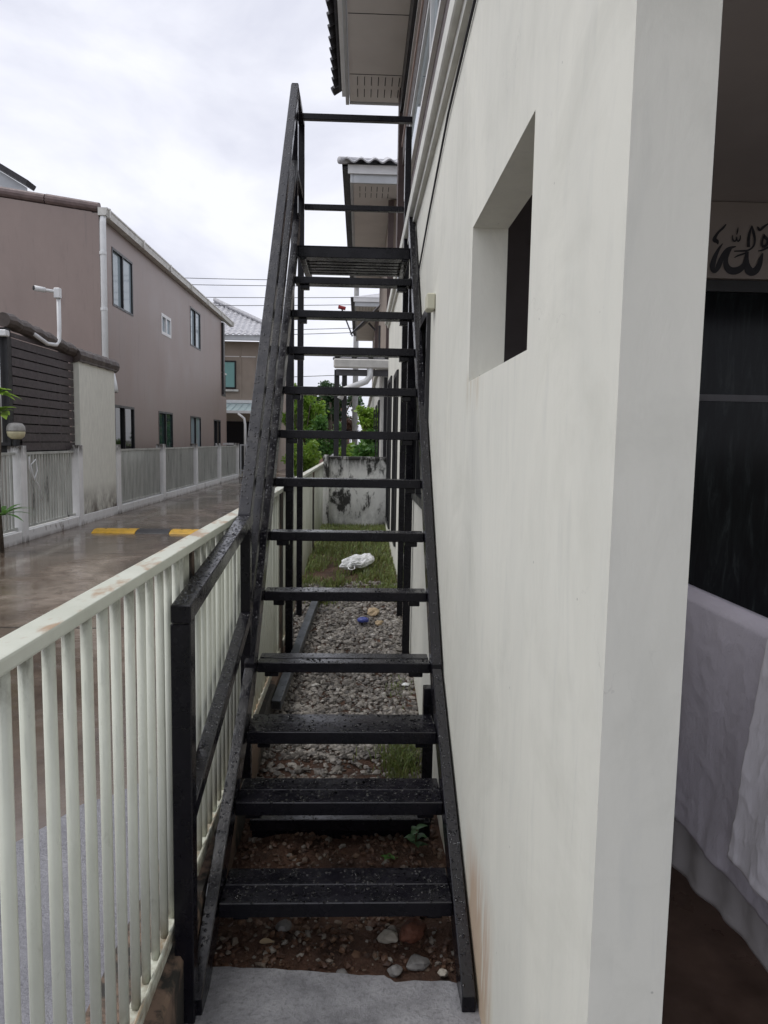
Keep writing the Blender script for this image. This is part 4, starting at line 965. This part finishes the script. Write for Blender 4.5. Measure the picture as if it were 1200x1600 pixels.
MB().box(.2, 6, 58, 63, 0, 3.2).build('wall', 'pink_wall', K); MB().add([(.0, 57.6, 3.1), (6, 57.6, 3.1), (6, 60, 4.1), (.0, 60, 4.1)], [(0,1,2,3)]).build('roof', 'orange_roof', K)
# parked car, far off
V = thing('car', (-.9, 44, 0), 'white parked car far beyond the alley between the black posts', 'car')
b = MB(); pr = [(-.85, .25), (.85, .25), (.88, .6), (.85, .88), (-.85, .88), (-.88, .6)]
for y in (42, 46): b.v += [Vector((-.85+x, y, z)) for x, z in pr]
for i in range(6): b.f.append((i, (i+1) % 6, 6+(i+1) % 6, 6+i))
b.f += [tuple(reversed(range(6))), tuple(range(6, 12))]; b.build('body', 'car_paint', V, bevel=.08, seg=2)
b = MB(); b.add([(-1.6, 42.9, .885), (-.1, 42.9, .885), (-.2, 43.6, 1.42), (-1.5, 43.6, 1.42), (-1.6, 45.9, .885), (-.1, 45.9, .885), (-.2, 45.4, 1.42), (-1.5, 45.4, 1.42)], [(0,1,2,3), (1,5,6,2), (5,4,7,6), (4,0,3,7), (3,2,6,7)]); b.build('cabin', 'car_paint', V, bevel=.05, seg=2)
MB().add([(-1.5, 42.93, .95), (-.2, 42.93, .95), (-.28, 43.5, 1.36), (-1.42, 43.5, 1.36)], [(0,1,2,3)]).build('windscreen', 'glass_pale', V)
for x in (-1.72, 0.0):
    for y in (42.8, 45.2):
        w_ = MB().tube([(x-.09, y, .33), (x+.09, y, .33)], .32, 18).build('wheel', 'black_rubber', V); MB().tube([(x-.095, y, .33), (x+.095, y, .33)], .18, 14).build('rim', 'steel_rack', w_)
for x in (-1.5, -.2): MB().box(x-.15, x+.15, 41.97, 42.02, .6, .72).build('headlight', 'glass_pale', V)

# ------------------------------------------------------------------ laundry in the carport
T = thing('drying_rack', (1.1, 2.1, .01), 'steel clothes rack under the hanging sheets in the carport', 'clothes rack')
RX = 1.12
MB().tube([(RX, 1.3, 1.155), (RX, 2.85, 1.175)], .012, 10).build('bar', 'steel_rack', T, smooth=True)
for y in (1.4, 2.3, 2.75):
    MB().tube([(RX-.18, y, .02), (RX, y, 1.15)], .011, 8).build('leg', 'steel_rack', T, smooth=True); MB().tube([(RX+.32, y, .02), (RX, y+.03, 1.15)], .011, 8).build('leg', 'steel_rack', T, smooth=True)
def sheet(name, mat_, y0, y1, ztop, front, back, off, label, seed, amp=.012, hem=None, skew=0):
    """cloth folded over the bar: front fall faces the camera side"""
    b = MB(); ns, nt_ = 130, 120; tot = front+back
    for j in range(ns+1):
        u = j/ns; y = y0+(y1-y0)*u; fr_ = front+(hem(u) if hem else 0)
        for i in range(nt_+1):
            s_ = -fr_+(fr_+back)*i/nt_
            if abs(s_) < .03: x = RX+s_*.6; z = ztop+.012-.012*(s_/.03)**2
            else:
                dr = abs(s_)-.03; sg = -1 if s_ < 0 else 1; x = RX+sg*(off+.018+.02*dr); z = ztop-dr
                rd = 1-abs(noise.noise(Vector((y*11+z*6+seed, z*9-y*4, seed+4)))*2.2); r2 = 1-abs(noise.noise(Vector((y*26-z*9, z*21+y*8, seed+9)))*2.2)
                x += sg*amp*(noise.noise(Vector((y*9+seed, z*2.2, seed)))*dr*2.2+(.20*max(0, rd)**3+.08*max(0, r2)**3)*min(1, dr*12))
                if s_ < 0 and 0 < fr_+s_ < .028: x -= .0035*math.sin((fr_+s_)/.028*math.pi)
            b.v.append(Vector((x, y+skew*abs(s_), z)))
    n = nt_+1
    for j in range(ns):
        for i in range(nt_): k = j*n+i; b.f.append((k, k+1, k+n+1, k+n))
    o = b.build(name, mat_, None, smooth=True); md = o.modifiers.new('solid', 'SOLIDIFY'); md.thickness = .003
    return tag(o, label, 'sheet')
sheet('bed_sheet', 'sheet_grey', 1.35, 2.82, 1.165, .86, .7, .004, 'grey under sheet hanging lowest on the clothes rack', 2, .012, lambda u: .16*u-.0)
sheet('bed_sheet', 'sheet_lilac', 1.32, 2.84, 1.171, .76, .6, .035, 'large lilac sheet over the rack beside the cream pillar', 1, .02, lambda u: .0)
sheet('bed_sheet', 'sheet_white', 1.2, 1.70, 1.176, .66, .5, .075, 'pale lilac folded sheet at the right edge hanging over the larger sheet', 3, .02, None, .13)
K = thing('storage_box', (.85, 3.1, .01), 'dark box on the carport floor behind the hanging sheets', 'box')
MB().box(.78, 1.2, 3.0, 3.4, .013, .30).build('box_body', 'slat_brown', K, bevel=.01); MB().box(.77, 1.21, 2.99, 3.41, .301, .34).build('lid', 'dish_grey', K, bevel=.01)
